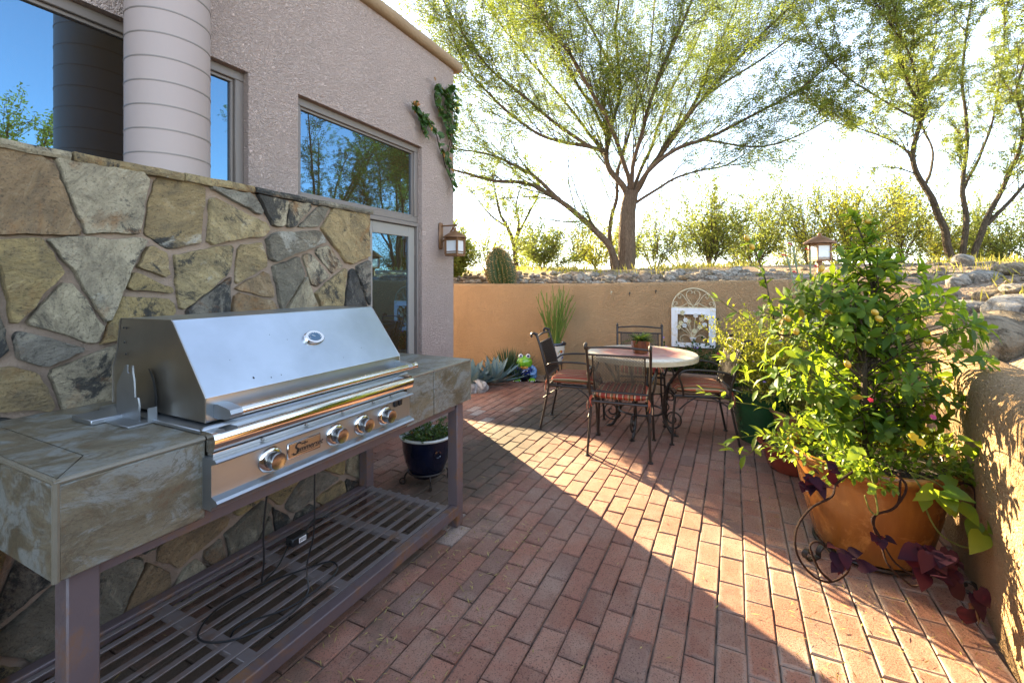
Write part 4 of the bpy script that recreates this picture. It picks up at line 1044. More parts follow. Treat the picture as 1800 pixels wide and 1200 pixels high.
# smooth elbow in reddish bark
random.seed(52)
RB=P(1692,458,8.2)
t2=Thing('desert_tree','dark many stemmed desert tree with lacy foliage at the right edge above the boulders','tree',RB-Vector((0,0,.12)))
Y=8.2
RL=[([(1678,468,Y),(1655,390,8.1),(1630,330,8.0),(1608,288,7.9),(1616,225,7.8),(1618,190,7.7),(1592,140,7.5),(1580,60,7.3),(1570,-60,7.1)],0.067,0.009,1.3),
 ([(1690,468,8.3),(1697,385,8.3),(1693,320,8.3),(1700,250,8.3),(1692,130,8.2),(1706,10,8.1),(1712,-70,8)],0.054,0.009,1.3),
 ([(1706,468,8.2),(1732,392,8.2),(1757,340,8.2),(1786,275,8.2),(1800,225,8.1),(1788,150,8),(1830,40,7.9)],0.057,0.009,1.2),
 ([(1628,325,8),(1640,270,8.2),(1618,200,8.4),(1640,100,8.5),(1650,0,8.5)],0.025,0.007,1.0),
 ([(1617,212,7.8),(1575,190,7.6),(1525,160,7.4),(1482,130,7.2),(1440,85,7.1)],0.022,0.006,.6),
 ([(1612,275,7.9),(1562,245,7.8),(1505,225,7.7),(1452,212,7.6)],0.019,0.005,.65),
 ([(1618,190,7.7),(1600,100,7.3),(1555,30,7.0),(1515,-40,6.8)],0.022,0.006,1.1),
 ([(1735,395,8.2),(1800,325,8),(1870,230,7.8),(1900,120,7.7)],0.039,0.007,1.1),
 ([(1695,330,8.3),(1740,230,8.6),(1760,120,8.8),(1770,0,9)],0.029,0.007,1.1)]
fan_tree(t2,RL,M['pale'],M['bark_dk'],sec=(19,1.15),ter=(10,.55),twl=(11,.10,.019,.045),center=P(1690,330,8.2),wig=.22,start=.3,twig_r=.0045)
random.seed(53)
t3=Thing('small_tree','small sparse dark stemmed tree rising just behind the barrel cactus','tree',P(905,470,10.5)-Vector((0,0,.15)))
Y=10.5
fan_tree(t3,[([(908,482,Y),(903,430,Y),(893,400,Y),(880,375,Y),(872,345,10.3),(865,310,10.2)],.07,.012,1.2),([(904,430,Y),(912,395,Y),(908,360,Y),(918,320,Y)],.05,.01,1.1),([(905,425,Y),(920,395,10.6),(935,365,10.7),(950,335,10.8)],.045,.01,1.1),([(893,400,Y),(862,378,10.4),(840,352,10.3)],.03,.01,.9)],
 M['creo'],M['bark_dk'],sec=(8,.8),ter=(5,.40),twl=(4,.10,.03,.055),center=P(905,420,Y),wig=.24,start=.35)
random.seed(54)
# trees beyond the right edge of the view, seen mirrored in the windows
def Q(x,y,z): return (900+800*x/y, 495-(z-1.4)*800/y, y)
def side_tree(b,name,label,mat,bk,n,H,Rd,sec,ter,twl):
    th=Thing(name,label,'tree',b-Vector((0,0,.15))); lim=[]
    for k in range(n):
        a=6.283*k/n+rr(-.3,.3); c_,s_=math.cos(a),math.sin(a); f=rr(.75,1.1)
        lim.append(([Q(b.x,b.y,b.z-.2),Q(b.x+.12*c_,b.y+.12*s_,b.z+H*.18),Q(b.x+Rd*.35*c_,b.y+Rd*.35*s_,b.z+H*.42),Q(b.x+Rd*.7*c_*f,b.y+Rd*.7*s_*f,b.z+H*.72),Q(b.x+Rd*c_*f,b.y+Rd*s_*f,b.z+H*rr(.8,1.05))],.09,.012,1.))
    fan_tree(th,lim,M[mat],M[bk],sec=sec,ter=ter,twl=twl,center=b+Vector((0,0,H*.3)),wig=.2,start=.3,twig_r=.005)
side_tree(Vector((11.6,6.9,1.6)),'mesquite_tree','spreading mesquite outside the right side of the view, mirrored in the window over the door','mesq','bark_dk',9,5.6,2.5,(14,1.1),(7,.6),(6,.16,.03,.07))
b5=Vector((13.5,-1.2,1.5))
t5=Thing('golden_tree','golden green desert tree outside the view, mirrored in the far left window','tree',b5-Vector((0,0,.15)))
def v5(x,y,z): return b5+Vector((x,y,z))
mt=MB();ml=MB();mtw=MB()
for k in range(7):
    a=6.28*k/7+rr(-.3,.3); pts=smooth([v5(0,0,-.2),v5(.2*math.cos(a),.2*math.sin(a),1),v5(.8*math.cos(a),.8*math.sin(a),2.4),v5(1.2*math.cos(a),1.2*math.sin(a),4.6+rr(-.6,1.2))],6); mt.tube(pts,[.10-.085*i/(len(pts)-1) for i in range(len(pts))],6)
    for i in range(5,len(pts),1):
        for j in range(3):
            sp,_=wander(pts[i],Vector((math.cos(a),math.sin(a),.9))+rv(.9),rr(.5,1.1),6,.2); mtw.tube(sp,.006,3,cap=False)
            for x in range(44):
                ml.cur=rr(.4,1); q=random.choice(sp)+rv(.12); ml.card(q,rv(1),rv(1),rr(.08,.14),.045)
tr=t5.part('trunk',mt,M['bark_dk']); t5.part('branches',mtw,M['twig'],tr,sm=False); t5.part('crown',ml,M['sunny'],sm=False)

# ---------------------------------------------------------------- bushes behind the wall
def bush(u,v,Y,h,w,label,mat='creo',nst=14,name='creosote_bush',lf=(.035,.018),dens=1.,lean=0.,group='bushes on the slope'):
    b=P(u,v,Y); b.z=slope_at(b.x,b.y)-.05
    th=Thing(name,label,'bush',b,group=group); ms=MB(); ml=MB()
    for k in range(nst):
        a=rr(0,6.28); o=Vector((math.cos(a),math.sin(a),0))*rr(.15,1.0)*w
        tip=b+o+Vector((lean,0,h*random.choice((rr(.35,.7),rr(.6,1.0),rr(.8,1.25)))*(1-.25*o.length/max(w,.1))))
        pts=smooth([b+o*.04,b+o*.30+UP*(tip.z-b.z)*.35+rv(.05),b+o*.7+UP*(tip.z-b.z)*.72+rv(.06),tip],4)
        n=len(pts); ms.tube(pts,[.010*(1-.8*i/n) for i in range(n)],4,cap=False)
        for i in range(3,n):
            for j in range(3):
                d=(pts[i]-pts[i-1]).normalized()+rv(.8); sp,_=wander(pts[i],d,rr(.12,.55)*h/1.5,4,.25,.04); ms.tube(sp,.0022,3,cap=False)
                for x in range(int(11*dens)):
                    q=random.choice(sp[1:])+rv(.05); ml.cur=min(1,max(0,random.gauss(.5,.25))); ml.card(q,(d+rv(1.)).normalized(),rv(1),lf[0]*rr(.7,1.6)*1.25,lf[1]*rr(.8,1.4)*1.3)
    tr=th.part('stems',ms,M['twig'],sm=False); th.part('foliage',ml,M[mat],sm=False)
random.seed(61)
bush(790,470,8.4,.85,.48,'dense yellow green bush half hidden by the house corner, left of the barrel cactus','creo',40,dens=2.0)
bush(858,466,8.3,1.35,.75,'loose twiggy bush leaning out between the wall lantern and the barrel cactus','creo',11,dens=.55)
bush(955,472,9.4,.85,.9,'low yellow green bush just right of the barrel cactus','creo',20)
bush(1010,470,9.2,1.5,.85,'thin arching bush with long bare twigs left of the leaning mesquite limb','creo',9,dens=.45)
bush(1048,470,10.2,1.0,.8,'soft yellow bush partly behind the leaning mesquite limb','sunny',18,dens=.8)
bush(1150,470,9.6,1.4,.9,'airy bush immediately right of the mesquite trunk','creo',14,dens=.6)
bush(1248,472,9.0,1.55,.95,'broad fan shaped creosote bush above the white wall ornament','creo',26,dens=.9)
bush(1330,468,9.6,1.45,.9,'dense olive creosote bush right of the fan shaped one, behind the kumquat shoot','creo',22,dens=.9)
bush(1425,466,9.4,2.35,.75,'tall narrow wispy bush rising behind the post lantern against white sky','pale',12,dens=.8)
bush(1490,464,8.8,1.5,1.1,'yellow green bush behind the crown of the kumquat tree','sunny',22,dens=.8)
bush(1580,462,9.6,1.9,1.2,'large pale bush left of the dark stemmed desert tree','creo',22,dens=.9)
bush(1650,460,10.4,1.3,1.2,'yellow bush low between the stems of the dark desert tree','sunny',20,dens=.9)
bush(1770,458,9.0,1.2,1.1,'bright low bush at the right edge behind the boulders','creo',22,dens=.9)
bush(1200,466,13.0,1.7,1.6,'distant pale bush seen between the mesquite trunk and the fan shaped bush','creo',22,dens=.7)
bush(1390,464,13.0,1.8,1.7,'distant yellow bush far behind the post lantern','sunny',22,dens=.7)
bush(900,468,14.0,1.4,1.9,'distant low bush far behind the small sparse tree','creo',22,dens=.7)
bush(1850,440,10.5,2.4,1.4,'tall bush just outside the right edge of the view','creo',22,dens=.8)
bush(1105,468,12.0,1.5,1.3,'hazy green bush directly behind the foot of the mesquite trunk','creo',24,dens=.7)
bush(1300,466,11.6,1.9,1.5,'tangled wide bush filling the gap between the fan shaped and the dense olive creosote','creo',24,dens=.7)
bush(1475,464,11.2,2.3,1.5,'tall loose bush behind the post lantern, right of the narrow wispy one','pale',22,dens=.7)
bush(1545,463,12.5,2.6,1.7,'far tall pale scrub between the kumquat top and the desert tree','pale',22,dens=.7)
bush(1720,459,12.0,1.9,1.8,'wide scrub seen through the stems of the dark desert tree','creo',26,dens=.8)
# grass along the top of the slope
m=MB()
for k in range(9000):
    i=random.randint(2,48); p=path[i]; d=abs(random.gauss(1.9,1.2))+.35; s=p.x+NR[i].x*(.22+d)+rr(-.5,.5)*abs(NR[i].y); q=p.y+NR[i].y*(.22+d)+rr(-1.2,1.2)*abs(NR[i].x)
    if s<6.4 and q>-1.6: continue
    w_=W(s,q); 
    if noise.noise(Vector((w_.x*.7,w_.y*.7,2)))<-.05: continue
    z=slope_z(p.z,d,s,q)-.01; m.cur=random.random(); m.card(Vector((w_.x,w_.y,z)),UP+rv(.55),rv(1),rr(.05,.15),.012)
o=m.build('dry_grass',M['grass'],kind='stuff',sm=False)

# ================================================================ ROCKS
def rock_mb(c,rad,rot,seed,mb,sub=3,rough=.16,flat=0):
    import bmesh
    bm=bmesh.new(); bmesh.ops.create_icosphere(bm,subdivisions=sub,radius=1)
    vs=[];Mx=Matrix.Rotation(rot[2],3,'Z')@Matrix.Rotation(rot[1],3,'Y')@Matrix.Rotation(rot[0],3,'X')
    for v in bm.verts:
        p=v.co.copy(); e=3.2; k=(abs(p.x)**e+abs(p.y)**e+abs(p.z)**e)**(-1/e); p=p*(.55+.45*k)
        p*=1+rough*1.3*noise.noise(p*1.1+Vector((seed,0,0)))+rough*.6*noise.noise(p*2.7+Vector((0,seed,0)))+rough*.25*noise.noise(p*6+Vector((0,0,seed)))
        vs.append(Vector(c)+Mx@Vector((p.x*rad[0],p.y*rad[1],p.z*rad[2])))
    fs=[[x.index for x in f.verts] for f in bm.faces]; bm.free(); mb.add(vs,fs)
random.seed(71)
GR='field stones along the top of the wall'
kinds=[('rock','grey brown field stone lying among others on the slope just above the wall'),('rock_grey','pale grey field stone lying among others on the slope just above the wall'),('rock_tan','tan field stone lying among others on the slope just above the wall')]
cnt=0
for row,(d0,n_,sz) in enumerate(((.09,68,.085),(.28,62,.095),(.52,54,.10),(.85,40,.10))):
    for k in range(n_):
        t_=-.35+ (k+rr(-.25,.25))*(3.6/n_)          # along the back wall, in t
        q=.75+2.95*(k+rr(-.3,.3))/n_ if row<4 else 0
        s=6.3+.27+d0+rr(-.05,.05); q=-1.15+6.4*(k+rr(-.3,.3))/n_
        big=1.45 if (0<q<2.4 and row in (1,2)) else 1.0
        a=sz*rr(.45,1.05)*big*(.85 if q>2.6 else 1); w_=W(s,q); z=slope_z(1.40,d0,s,q)
        kd=kinds[random.choice((0,0,1,1,2))]; mm=MB(); mm.cur=random.random(); rd=(a,a*rr(.6,.9),a*rr(.32,.6)); c=Vector((w_.x,w_.y,z+rd[2]*.45))
        rock_mb(c,rd,(rr(-.3,.3),rr(-.3,.3),rr(0,6)),rr(0,90),mm,2,.22); single('field_stone',mm,M[kd[0]],kd[1],'stone',c-Vector((0,0,rd[2]*.5)),group=GR,ang=32)
# boulders and cobbles on the right-hand slope
BR=[(1752,604,3.72,.37,.30,.215,'rock_tan','large tan slab of rock leaning just behind the low right wall',(.35,.10,.5)),
 (1792,538,3.95,.27,.2,.10,'rock_grey','broad flat grey boulder at the right edge on top of the slab',(.1,-.15,.2)),
 (1711,543,4.0,.145,.12,.075,'rock_grey','rounded pale boulder sitting on the upper left corner of the tan slab',(.1,.1,.2)),
 (1743,517,4.15,.15,.10,.055,'rock_tan','narrow tan stone tilted up between two grey boulders',(.0,-.3,.1)),
 (1792,509,4.35,.17,.12,.06,'rock_grey','flat grey stone behind the broad boulder at the right edge',(.0,.0,.3)),
 (1685,497,4.7,.115,.10,.09,'rock_grey','round knobbly grey stone standing alone on the gravel slope',(.2,.3,.4)),
 (1728,488,4.9,.19,.12,.08,'rock_grey','long whitish rock right of the round knobbly stone',(.1,-.1,.2)),
 (1780,474,5.4,.22,.14,.08,'rock_tan','brown flat rock high on the slope under the desert tree',(.0,.0,.2)),
 (1638,529,4.3,.13,.10,.06,'rock_grey','pale rock half hidden by the right tips of the kumquat tree',(.1,.1,.9)),
 (1637,507,4.7,.10,.08,.05,'rock_grey','small whitish rock at the tips of the kumquat tree, above a bigger one',(.1,.1,.2)),
 (1772,562,3.75,.22,.14,.06,'rock_tan','dark wedge of rock squeezed between the slab and the broad boulder',(.2,-.2,.2)),
 (1812,580,3.7,.2,.14,.07,'rock_tan','grey tan wedge at the far right edge above the slab',(.3,.3,.2)),
 (1692,460,7.4,.20,.14,.12,'rock_grey','pale stone at the foot of the dark desert tree',(.1,.1,.9)),
 (1665,520,4.4,.11,.08,.045,'rock_tan','flat orange tinted stone among gravel left of the rounded boulder',(.1,.1,.9))]
for (u,v,Yb,a,b_,c_,mt_,lab,ro) in BR:
    y_=2.4
    while y_<9 and P(u,v,y_).z>slope_at(P(u,v,y_).x,y_)+c_*.35: y_+=.05
    c=P(u,v,y_); k_=y_/Yb; a*=k_; b_*=k_; c_*=k_
    mm=MB(); mm.cur=random.random(); rock_mb((c.x,c.y,c.z),(a,b_,c_),ro,rr(0,90),mm,4,.13); single('boulder',mm,M[mt_],lab,'boulder',c-Vector((0,0,c_*.6)),ang=35)
m=MB()
for k in range(700):
    i=random.randint(34,66); p=path[i]; d=rr(.12,2.6); s=p.x+NR[i].x*(.22+d); q=p.y+NR[i].y*(.22+d); w_=W(s,q); z=slope_z(p.z,d,s,q); a=rr(.015,.055); m.cur=random.random()
    rock_mb((w_.x,w_.y,z+a*.25),(a,a*.8,a*.55),(0,0,rr(0,6)),rr(0,90),m,1,.25)
o=m.build('loose_gravel',M['rock'],kind='stuff',ang=25)
# white stones edging the agave bed
for (u,v,Yb,a,lab) in ((822,668,5.75,.12,'white stone at the corner of the bed in front of the agaves, left one'),(842,683,5.85,.13,'white stone in front of the agaves, nearest the frog')):
    c=P(u,v,Yb); c.z=.05; mm=MB(); rock_mb(c,(a,a*.8,a*.7),(.2,.1,rr(0,6)),rr(0,90),mm,3,.16); single('edging_stone',mm,M['rock_white'],lab,'stone',(c.x,c.y,.0),ang=35)
# barrel cactus
random.seed(73)
cb=P(886,492,7.35); cb.z=slope_at(cb.x,cb.y)-.03
bc=Thing('barrel_cactus','ribbed barrel cactus leaning over among the stones on top of the wall','cactus',cb)
m=MB(); sp=MB(); nr=22; nz=18; H=.66; Rm=.215
T=Matrix.Translation(cb)@Matrix.Rotation(R(-11),4,'Y')
i0=0; vs=[];fs=[]
seg=nr*4
for j in range(nz+1):
    f=j/nz; z=H*f; rad=Rm*(math.sin(math.pi*(.17+.83*f)))**.62 if f<1 else .01
    for k in range(seg):
        a=2*math.pi*k/seg; rb=1+.11*math.cos(k*math.pi/2); 
        vs.append((rad*rb*math.cos(a),rad*rb*math.sin(a),z))
for j in range(nz):
    for k in range(seg): fs.append((j*seg+k,j*seg+(k+1)%seg,(j+1)*seg+(k+1)%seg,(j+1)*seg+k))
m.cur=.4; m.add(vs,fs); m.xf(T); bc.part('body',m,M['cactus'],ang=80)
for j in range(1,nz+1):
    f=j/nz; z=H*(f-.02); rad=Rm*(math.sin(math.pi*(.17+.83*min(f-.02,.995))))**.62
    for k in range(nr):
        a=2*math.pi*k/nr; b=Vector((rad*1.08*math.cos(a),rad*1.08*math.sin(a),z))
        for x in range(3): sp.card(b,Vector((math.cos(a),math.sin(a),.2))+rv(.7),rv(1),.045,.010)
sp.xf(T); bc.part('spines',sp,M['spine'],sm=False)
# ================================================================ POTS AND PLANTS
def sprig(ms,ml,p,d,L,nl,ll,lw,r=.0035,wig=.10,droop=.06,lift=.0,n=8,fold=.25,alt=True,tipn=3,bare=.12):
    pts,_=wander(Vector(p),Vector(d),L,n,wig,lift,droop); ms.tube(pts,[r*(1-.6*i/n) for i in range(n+1)],5,cap=False)
    for k in range(nl):
        f=bare+(1-bare)*(k+.5)/nl; j=min(int(f*n),n-1); b=pts[j]+(pts[j+1]-pts[j])*(f*n-j); t=(pts[j+1]-pts[j]).normalized()
        a=k*2.4+rr(-.4,.4); s1=t.orthogonal().normalized(); s2=t.cross(s1); e=(t*.55+(s1*math.cos(a)+s2*math.sin(a))+UP*.15).normalized()
        ml.cur=min(1,max(0,random.gauss(.42,.24))); ml.leaf(b,e,UP+rv(.3),ll*rr(.7,1.25),lw*rr(.8,1.2),fold,rr(.05,.4))
    t=(pts[-1]-pts[-2]).normalized()
    for k in range(tipn):
        ml.cur=rr(.4,.85); ml.leaf(pts[-1],(t+rv(.6)).normalized(),UP+rv(.3),ll*rr(.7,1.1),lw*rr(.8,1.1),fold,.15)
    return pts
def flower(mb,c,n,rad,wd,up):
    up=up.normalized(); a0=rr(0,6); s1=up.orthogonal().normalized(); s2=up.cross(s1)
    for k in range(n):
        a=a0+6.283*k/n; mb.cur=random.random(); mb.leaf(Vector(c),(s1*math.cos(a)+s2*math.sin(a)+up*.35),up,rad,wd,.1,.1,(1,1))
# ---- the big orange pot
random.seed(81)
px,py=1.87,2.39
bp_=Thing('orange_pot','very large orange glazed pot holding the kumquat tree in front of the right wall','pot',(px,py,0))
m=MB(); m.lathe([(.225,.030),(.235,.034),(.262,.12),(.292,.25),(.318,.38),(.330,.445),(.352,.462),(.366,.478),(.368,.498),(.360,.510),(.345,.513),(.333,.505),(.322,.46)],56,(px,py,0),True,False); bp_.part('body',m,M['pot_orange'],ang=50)
m=MB(); m.lathe([(.002,.475),(.15,.472),(.326,.462)],32,(px,py,0),False,False); bp_.part('soil',m,M['soil'])
st=Thing('plant_stand','black wrought iron plant stand with scrolled feet under the orange pot','stand',(px,py,0))
m=MB(); m.tube([(px+.238*math.cos(a),py+.238*math.sin(a),.020) for a in [2*math.pi*i/40 for i in range(40)]],.0095,8,closed=True)
m.tube([(px-.23,py,.016),(px+.23,py,.016)],.008,6); m.tube([(px,py-.23,.016),(px,py+.23,.016)],.008,6); st.part('ring',m,M['iron'])
for k,a in enumerate((R(-62),R(-165),R(65),R(170-55))):
    if k==3: continue
    d=Vector((math.cos(a),math.sin(a),0)); c0=Vector((px,py,0)); f=lambda rad,z: c0+d*rad+UP*z
    # flat bar foot: an S that ends in a curl on the bricks
    pts=smooth([f(.235,.03),f(.27,.055),f(.305,.06),f(.33,.035),f(.33,.012),f(.355,.006),f(.40,.008),f(.42,.030),f(.405,.052),f(.38,.046),f(.382,.028)],6)
    b=d.cross(UP).normalized()*.013; m=MB(); vs=[];fs=[]
    for i,p in enumerate(pts):
        t=(pts[min(i+1,len(pts)-1)]-pts[max(i-1,0)]).normalized(); nn=t.cross(b.normalized())*.003
        vs+= [p+b+nn,p-b+nn,p-b-nn,p+b-nn]
    for i in range(len(pts)-1):
        for j in range(4): fs.append((4*i+j,4*i+(j+1)%4,4*i+4+(j+1)%4,4*i+4+j))
    m.add(vs,fs); st.part('foot',m,M['iron'])
# ---- kumquat tree
random.seed(83)
kt=Thing('kumquat_tree','leafy kumquat tree with glossy dark leaves and a few orange fruits in the orange pot','tree',(px,py,.47))
ms=MB(); ml=MB(); mb_=MB()
tr_top=Vector((px-.02,py+.0,.92))
trunk=smooth([(px+.01,py,.44),(px+.0,py+.01,.58),(px-.015,py,.75),tr_top,(px-.01,py+.01,1.12),(px+.02,py,1.32),(px+.03,py,1.5)],6)
ms.tube(trunk,[.024-.018*i/(len(trunk)-1) for i in range(len(trunk))],9)
def envelope(z):          # half width of the crown at height z
    pts=[(.50,.05),(.62,.28),(.75,.42),(.88,.50),(1.02,.54),(1.15,.52),(1.28,.45),(1.40,.33),(1.49,.22),(1.57,.08)]
    for (a,b),(c,d) in zip(pts,pts[1:]):
        if a<=z<=c: return b+(d-b)*(z-a)/(c-a)
    return 0
ends=[]
tries=0
while len(ends)<150 and tries<9000:
    tries+=1; z=rr(.60,1.64); e=envelope(z); a=rr(0,6.283); rad=e*math.sqrt(rr(.10,1.0)); wx=1.0 if math.cos(a)>0 else 1.0
    p=Vector((px+rad*math.cos(a)*wx,py+rad*math.sin(a)*.80,z))
    if noise.noise(p*3.6+Vector((4,0,0)))<-.12: continue
    if all((p-q).length>.075 for q in ends): ends.append(p)
def twig_to(p,leafL=.078,leafW=.036,rosette=7,along=10,mlx=None):
    mlx=mlx or ml
    zt_=max(.62,min(1.45,p.z-.30*Vector((p.x-px,p.y-py,0)).length-.12)); b=min(trunk,key=lambda q:abs(q.z-zt_))
    mid=b.lerp(p,.5)+Vector((0,0,.05))+rv(.035); pts=smooth([b,b.lerp(mid,.5)+rv(.02),mid,p],4); n=len(pts)
    ms.tube(pts,[.0050*(1-.75*i/n) for i in range(n)],5,cap=False)
    t=(pts[-1]-pts[-3]).normalized()
    for k in range(along):
        j=int(n*rr(.18,.98)); j=min(j,n-2); tt_=(pts[j+1]-pts[j]).normalized(); a=rr(0,6.28); s1=tt_.orthogonal().normalized(); s2=tt_.cross(s1)
        mlx.cur=random.random()**1.1*.93; mlx.leaf(pts[j],(tt_*.5+s1*math.cos(a)+s2*math.sin(a)+UP*.1),UP+rv(.35),leafL*rr(.5,1.25),leafW*rr(.6,1.15),rr(.1,.5),rr(.0,.8),(.72,1.0))
    for k in range(rosette):
        a=6.283*k/rosette+rr(-.3,.3); s1=t.orthogonal().normalized(); s2=t.cross(s1)
        mlx.cur=random.random()*.93 if random.random()>.02 else 1.0
        mlx.leaf(p-t*rr(0,.035),(t*rr(.2,1.0)+s1*math.cos(a)+s2*math.sin(a)),UP*.6+t+rv(.25),leafL*rr(.5,1.3),leafW*rr(.6,1.15),rr(.1,.5),rr(.0,.8),(.72,1.0))
for p in ends: twig_to(p)
# the long right arm, the left arms and the tall shoots
for tgt in (P(1745,645,2.35),P(1715,660,2.38),P(1700,560,2.4),P(1650,700,2.35),P(1335,545,2.45),P(1350,585,2.5),P(1480,770,2.3),P(1660,520,2.5)): twig_to(tgt,.08,.031,9,9)
shoot=smooth([(px-.02,py,1.25),P(1380,590,2.5),P(1357,545,2.5),P(1345,490,2.5),P(1322,428,2.5)],6); ms.tube(shoot,[.007-.004*i/len(shoot) for i in range(len(shoot))],5)
sh2=smooth([(px+.02,py,1.45),P(1520,430,2.4),P(1508,400,2.4),P(1498,378,2.4)],5); ms.tube(sh2,[.006-.003*i/len(sh2) for i in range(len(sh2))],5)
sh3=smooth([P(1520,432,2.4),P(1528,405,2.4),P(1530,388,2.4)],5); ms.tube(sh3,.003,5)
for sh,rng in ((shoot,(8,len(shoot))),(sh2,(4,len(sh2))),(sh3,(4,len(sh3)))):
    for i in range(rng[0],rng[1]):
        for k in range(2 if sh is shoot else 3):
            t=(sh[i]-sh[i-1]).normalized(); ml.cur=random.random()*.9; ml.leaf(sh[i],t*.5+rv(1.),UP+rv(.3),rr(.05,.085),.028,.28,.3)
kt.part('trunk',ms,M['bark_dk']); kt.part('crown',ml,M['citrus'],ang=60)
def fruit(p,d,L=.030):
    m=MB(); M3=Vector(d).to_track_quat('Z','Y').to_matrix(); m.ell(p,(.0135,.0135,L*.62),12,8,M3); kt.part('kumquat',m,M['fruit'])
for (u,v,Yf,d) in ((1313,418,2.5,(.5,0,-1)),(1322,434,2.5,(.5,0,-1)),(1512,387,2.39,(.9,0,.2)),(1526,389,2.39,(1,0,.1)),(1444,472,2.2,(.4,0,1)),(1385,560,2.3,(.6,0,-1)),(1400,582,2.25,(.1,0,-1)),(1545,560,2.1,(.8,0,-.5)),(1538,549,2.12,(.6,0,-.6)),(1630,600,2.2,(.8,0,-.5)),(1490,640,2.05,(.4,0,-.8))):
    fruit(P(u,v,Yf),d)
# ---- underplanting of the orange pot
random.seed(85)
up_=Thing('pot_ground_cover','yellow green leafy ground cover spilling over the rim of the orange pot','plant',(px,py,.47))
ms=MB(); ml=MB()
for k in range(150):
    a=rr(0,6.283); rad=.33*math.sqrt(random.random()); d=Vector((math.cos(a),math.sin(a),0)); b=Vector((px,py,.47))+d*rad
    sprig(ms,ml,b,d*(.3+rad*2.2)+UP*rr(.5,1.1)+rv(.3),rr(.10,.22),8,.036,.020,.0022,.16,.25,tipn=3)
for (x,y,n) in ((1,.05,16),(.75,-.75,9),(-.75,-.65,8)):     # runners over the rim, most to the right
    for k in range(n):
        d=Vector((x,y,0))+rv(.3); d.z=0; d.normalize(); b=Vector((px,py,.50))+d*.30; sprig(ms,ml,b,d+UP*.5,rr(.22,.42) if x==1 else rr(.12,.2),11,.038,.022,.0025,.12,.3,tipn=4)
up_.part('stems',ms,M['gstem']); up_.part('foliage',ml,M['lime'],ang=60)
for (u,v,Yf,mt_,n_,rd) in ((1605,768,2.02,'fl_yel',5,.022),(1618,778,2.0,'fl_yel',5,.020),(1640,733,2.05,'fl_pink',5,.014),(1530,703,2.0,'fl_red',5,.012)):
    m=MB(); flower(m,P(u,v,Yf),n_,rd,rd*.9,Vector((-.2,-.7,.6))); up_.part('flower',m,M[mt_],ang=60)
# ---- sweet potato vines
def vine(name,label,mat,stemmat,stems,leaves,base,r=.0052):
    th=Thing(name,label,'vine',base); ms=MB(); ml=MB()
    for s_ in stems:
        pts=smooth([Vector(p) for p in s_],7); ms.tube(pts,[r*(1-.3*i/len(pts)) for i in range(len(pts))],7)
    for (p,d,L,Wd) in leaves:
        ml.cur=random.random(); ml.heart(Vector(p),Vector(d),UP*.7+Vector((-.1,-.6,0))+rv(.35),L,Wd,.25)
    th.part('stems',ms,M[stemmat]); th.part('leaves',ml,M[mat],ang=60)
random.seed(87)
def cluster(u,v,Yc,n,size,spread,dirs=None):
    res=[]
    for k in range(n):
        p=P(u,v,Yc)+Vector((rr(-1,1)*spread[0],rr(-1,1)*spread[1],rr(-1,1)*spread[2])); 
        d=(Vector((rr(-1,1),-.5+rr(-.5,.5),rr(-.8,.35))) if dirs is None else Vector(dirs)+rv(.6)); res.append((p,d,size*rr(.7,1.25),size*rr(.65,.95)))
    return res
lv=cluster(1440,845,2.0,11,.062,(.06,.04,.035))+cluster(1485,978,1.84,8,.062,(.045,.03,.03))+cluster(1548,945,1.93,4,.05,(.02,.02,.015))+cluster(1640,985,1.80,20,.075,(.085,.06,.05))+cluster(1690,1045,1.72,7,.072,(.04,.04,.05),(.5,-.3,-.9))+cluster(1465,815,2.02,3,.05,(.02,.02,.02))
vine('purple_vine','dark purple sweet potato vine trailing down the front of the orange pot','purple','vine_stem',[
 [P(1500,828,2.06),P(1470,850,2.0),P(1462,872,1.95),P(1425,893,1.92),P(1400,930,1.88),P(1402,975,1.86),P(1430,1012,1.84),P(1462,1022,1.84),P(1490,1005,1.84),P(1495,980,1.85)],
 [P(1462,1022,1.84),P(1440,1000,1.86),P(1424,960,1.88),P(1440,952,1.9),P(1462,975,1.86)],
 [P(1570,830,2.03),P(1592,850,1.99),P(1588,872,1.98),P(1568,895,1.97),P(1540,905,1.97),P(1537,930,1.96),P(1548,955,1.94),P(1560,990,1.9),P(1585,1015,1.86),P(1610,1030,1.84),P(1640,1010,1.82)],
 [P(1580,830,2.03),P(1582,855,1.99),P(1575,890,1.97),P(1534,908,1.97),P(1545,940,1.95),P(1575,990,1.9),P(1625,1020,1.83)],
 [P(1612,845,2.05),P(1700,850,2.05),P(1715,880,2.04),P(1706,910,2.03)]],lv,P(1540,830,2.05))
random.seed(88)
lv=cluster(1655,868,1.95,9,.085,(.055,.04,.035))+cluster(1735,930,1.88,6,.085,(.055,.03,.02))+cluster(1530,858,1.98,3,.038,(.02,.01,.008))+cluster(1500,792,1.98,5,.05,(.03,.02,.015))+cluster(1690,780,2.0,8,.05,(.07,.04,.03))
vine('lime_vine','lime green sweet potato vine with big leaves hanging at the right of the orange pot','lime','gstem',[
 [P(1600,830,2.03),P(1620,860,2.0),P(1630,900,1.96),P(1655,940,1.93),P(1700,962,1.9),P(1735,955,1.89)],
 [P(1528,820,2.03),P(1535,850,1.99),P(1543,900,1.96),P(1530,897,1.96),P(1520,870,1.97)],
 [P(1600,830,2.03),P(1640,845,1.98),P(1665,862,1.96)]],lv,P(1600,830,2.03),.0042)

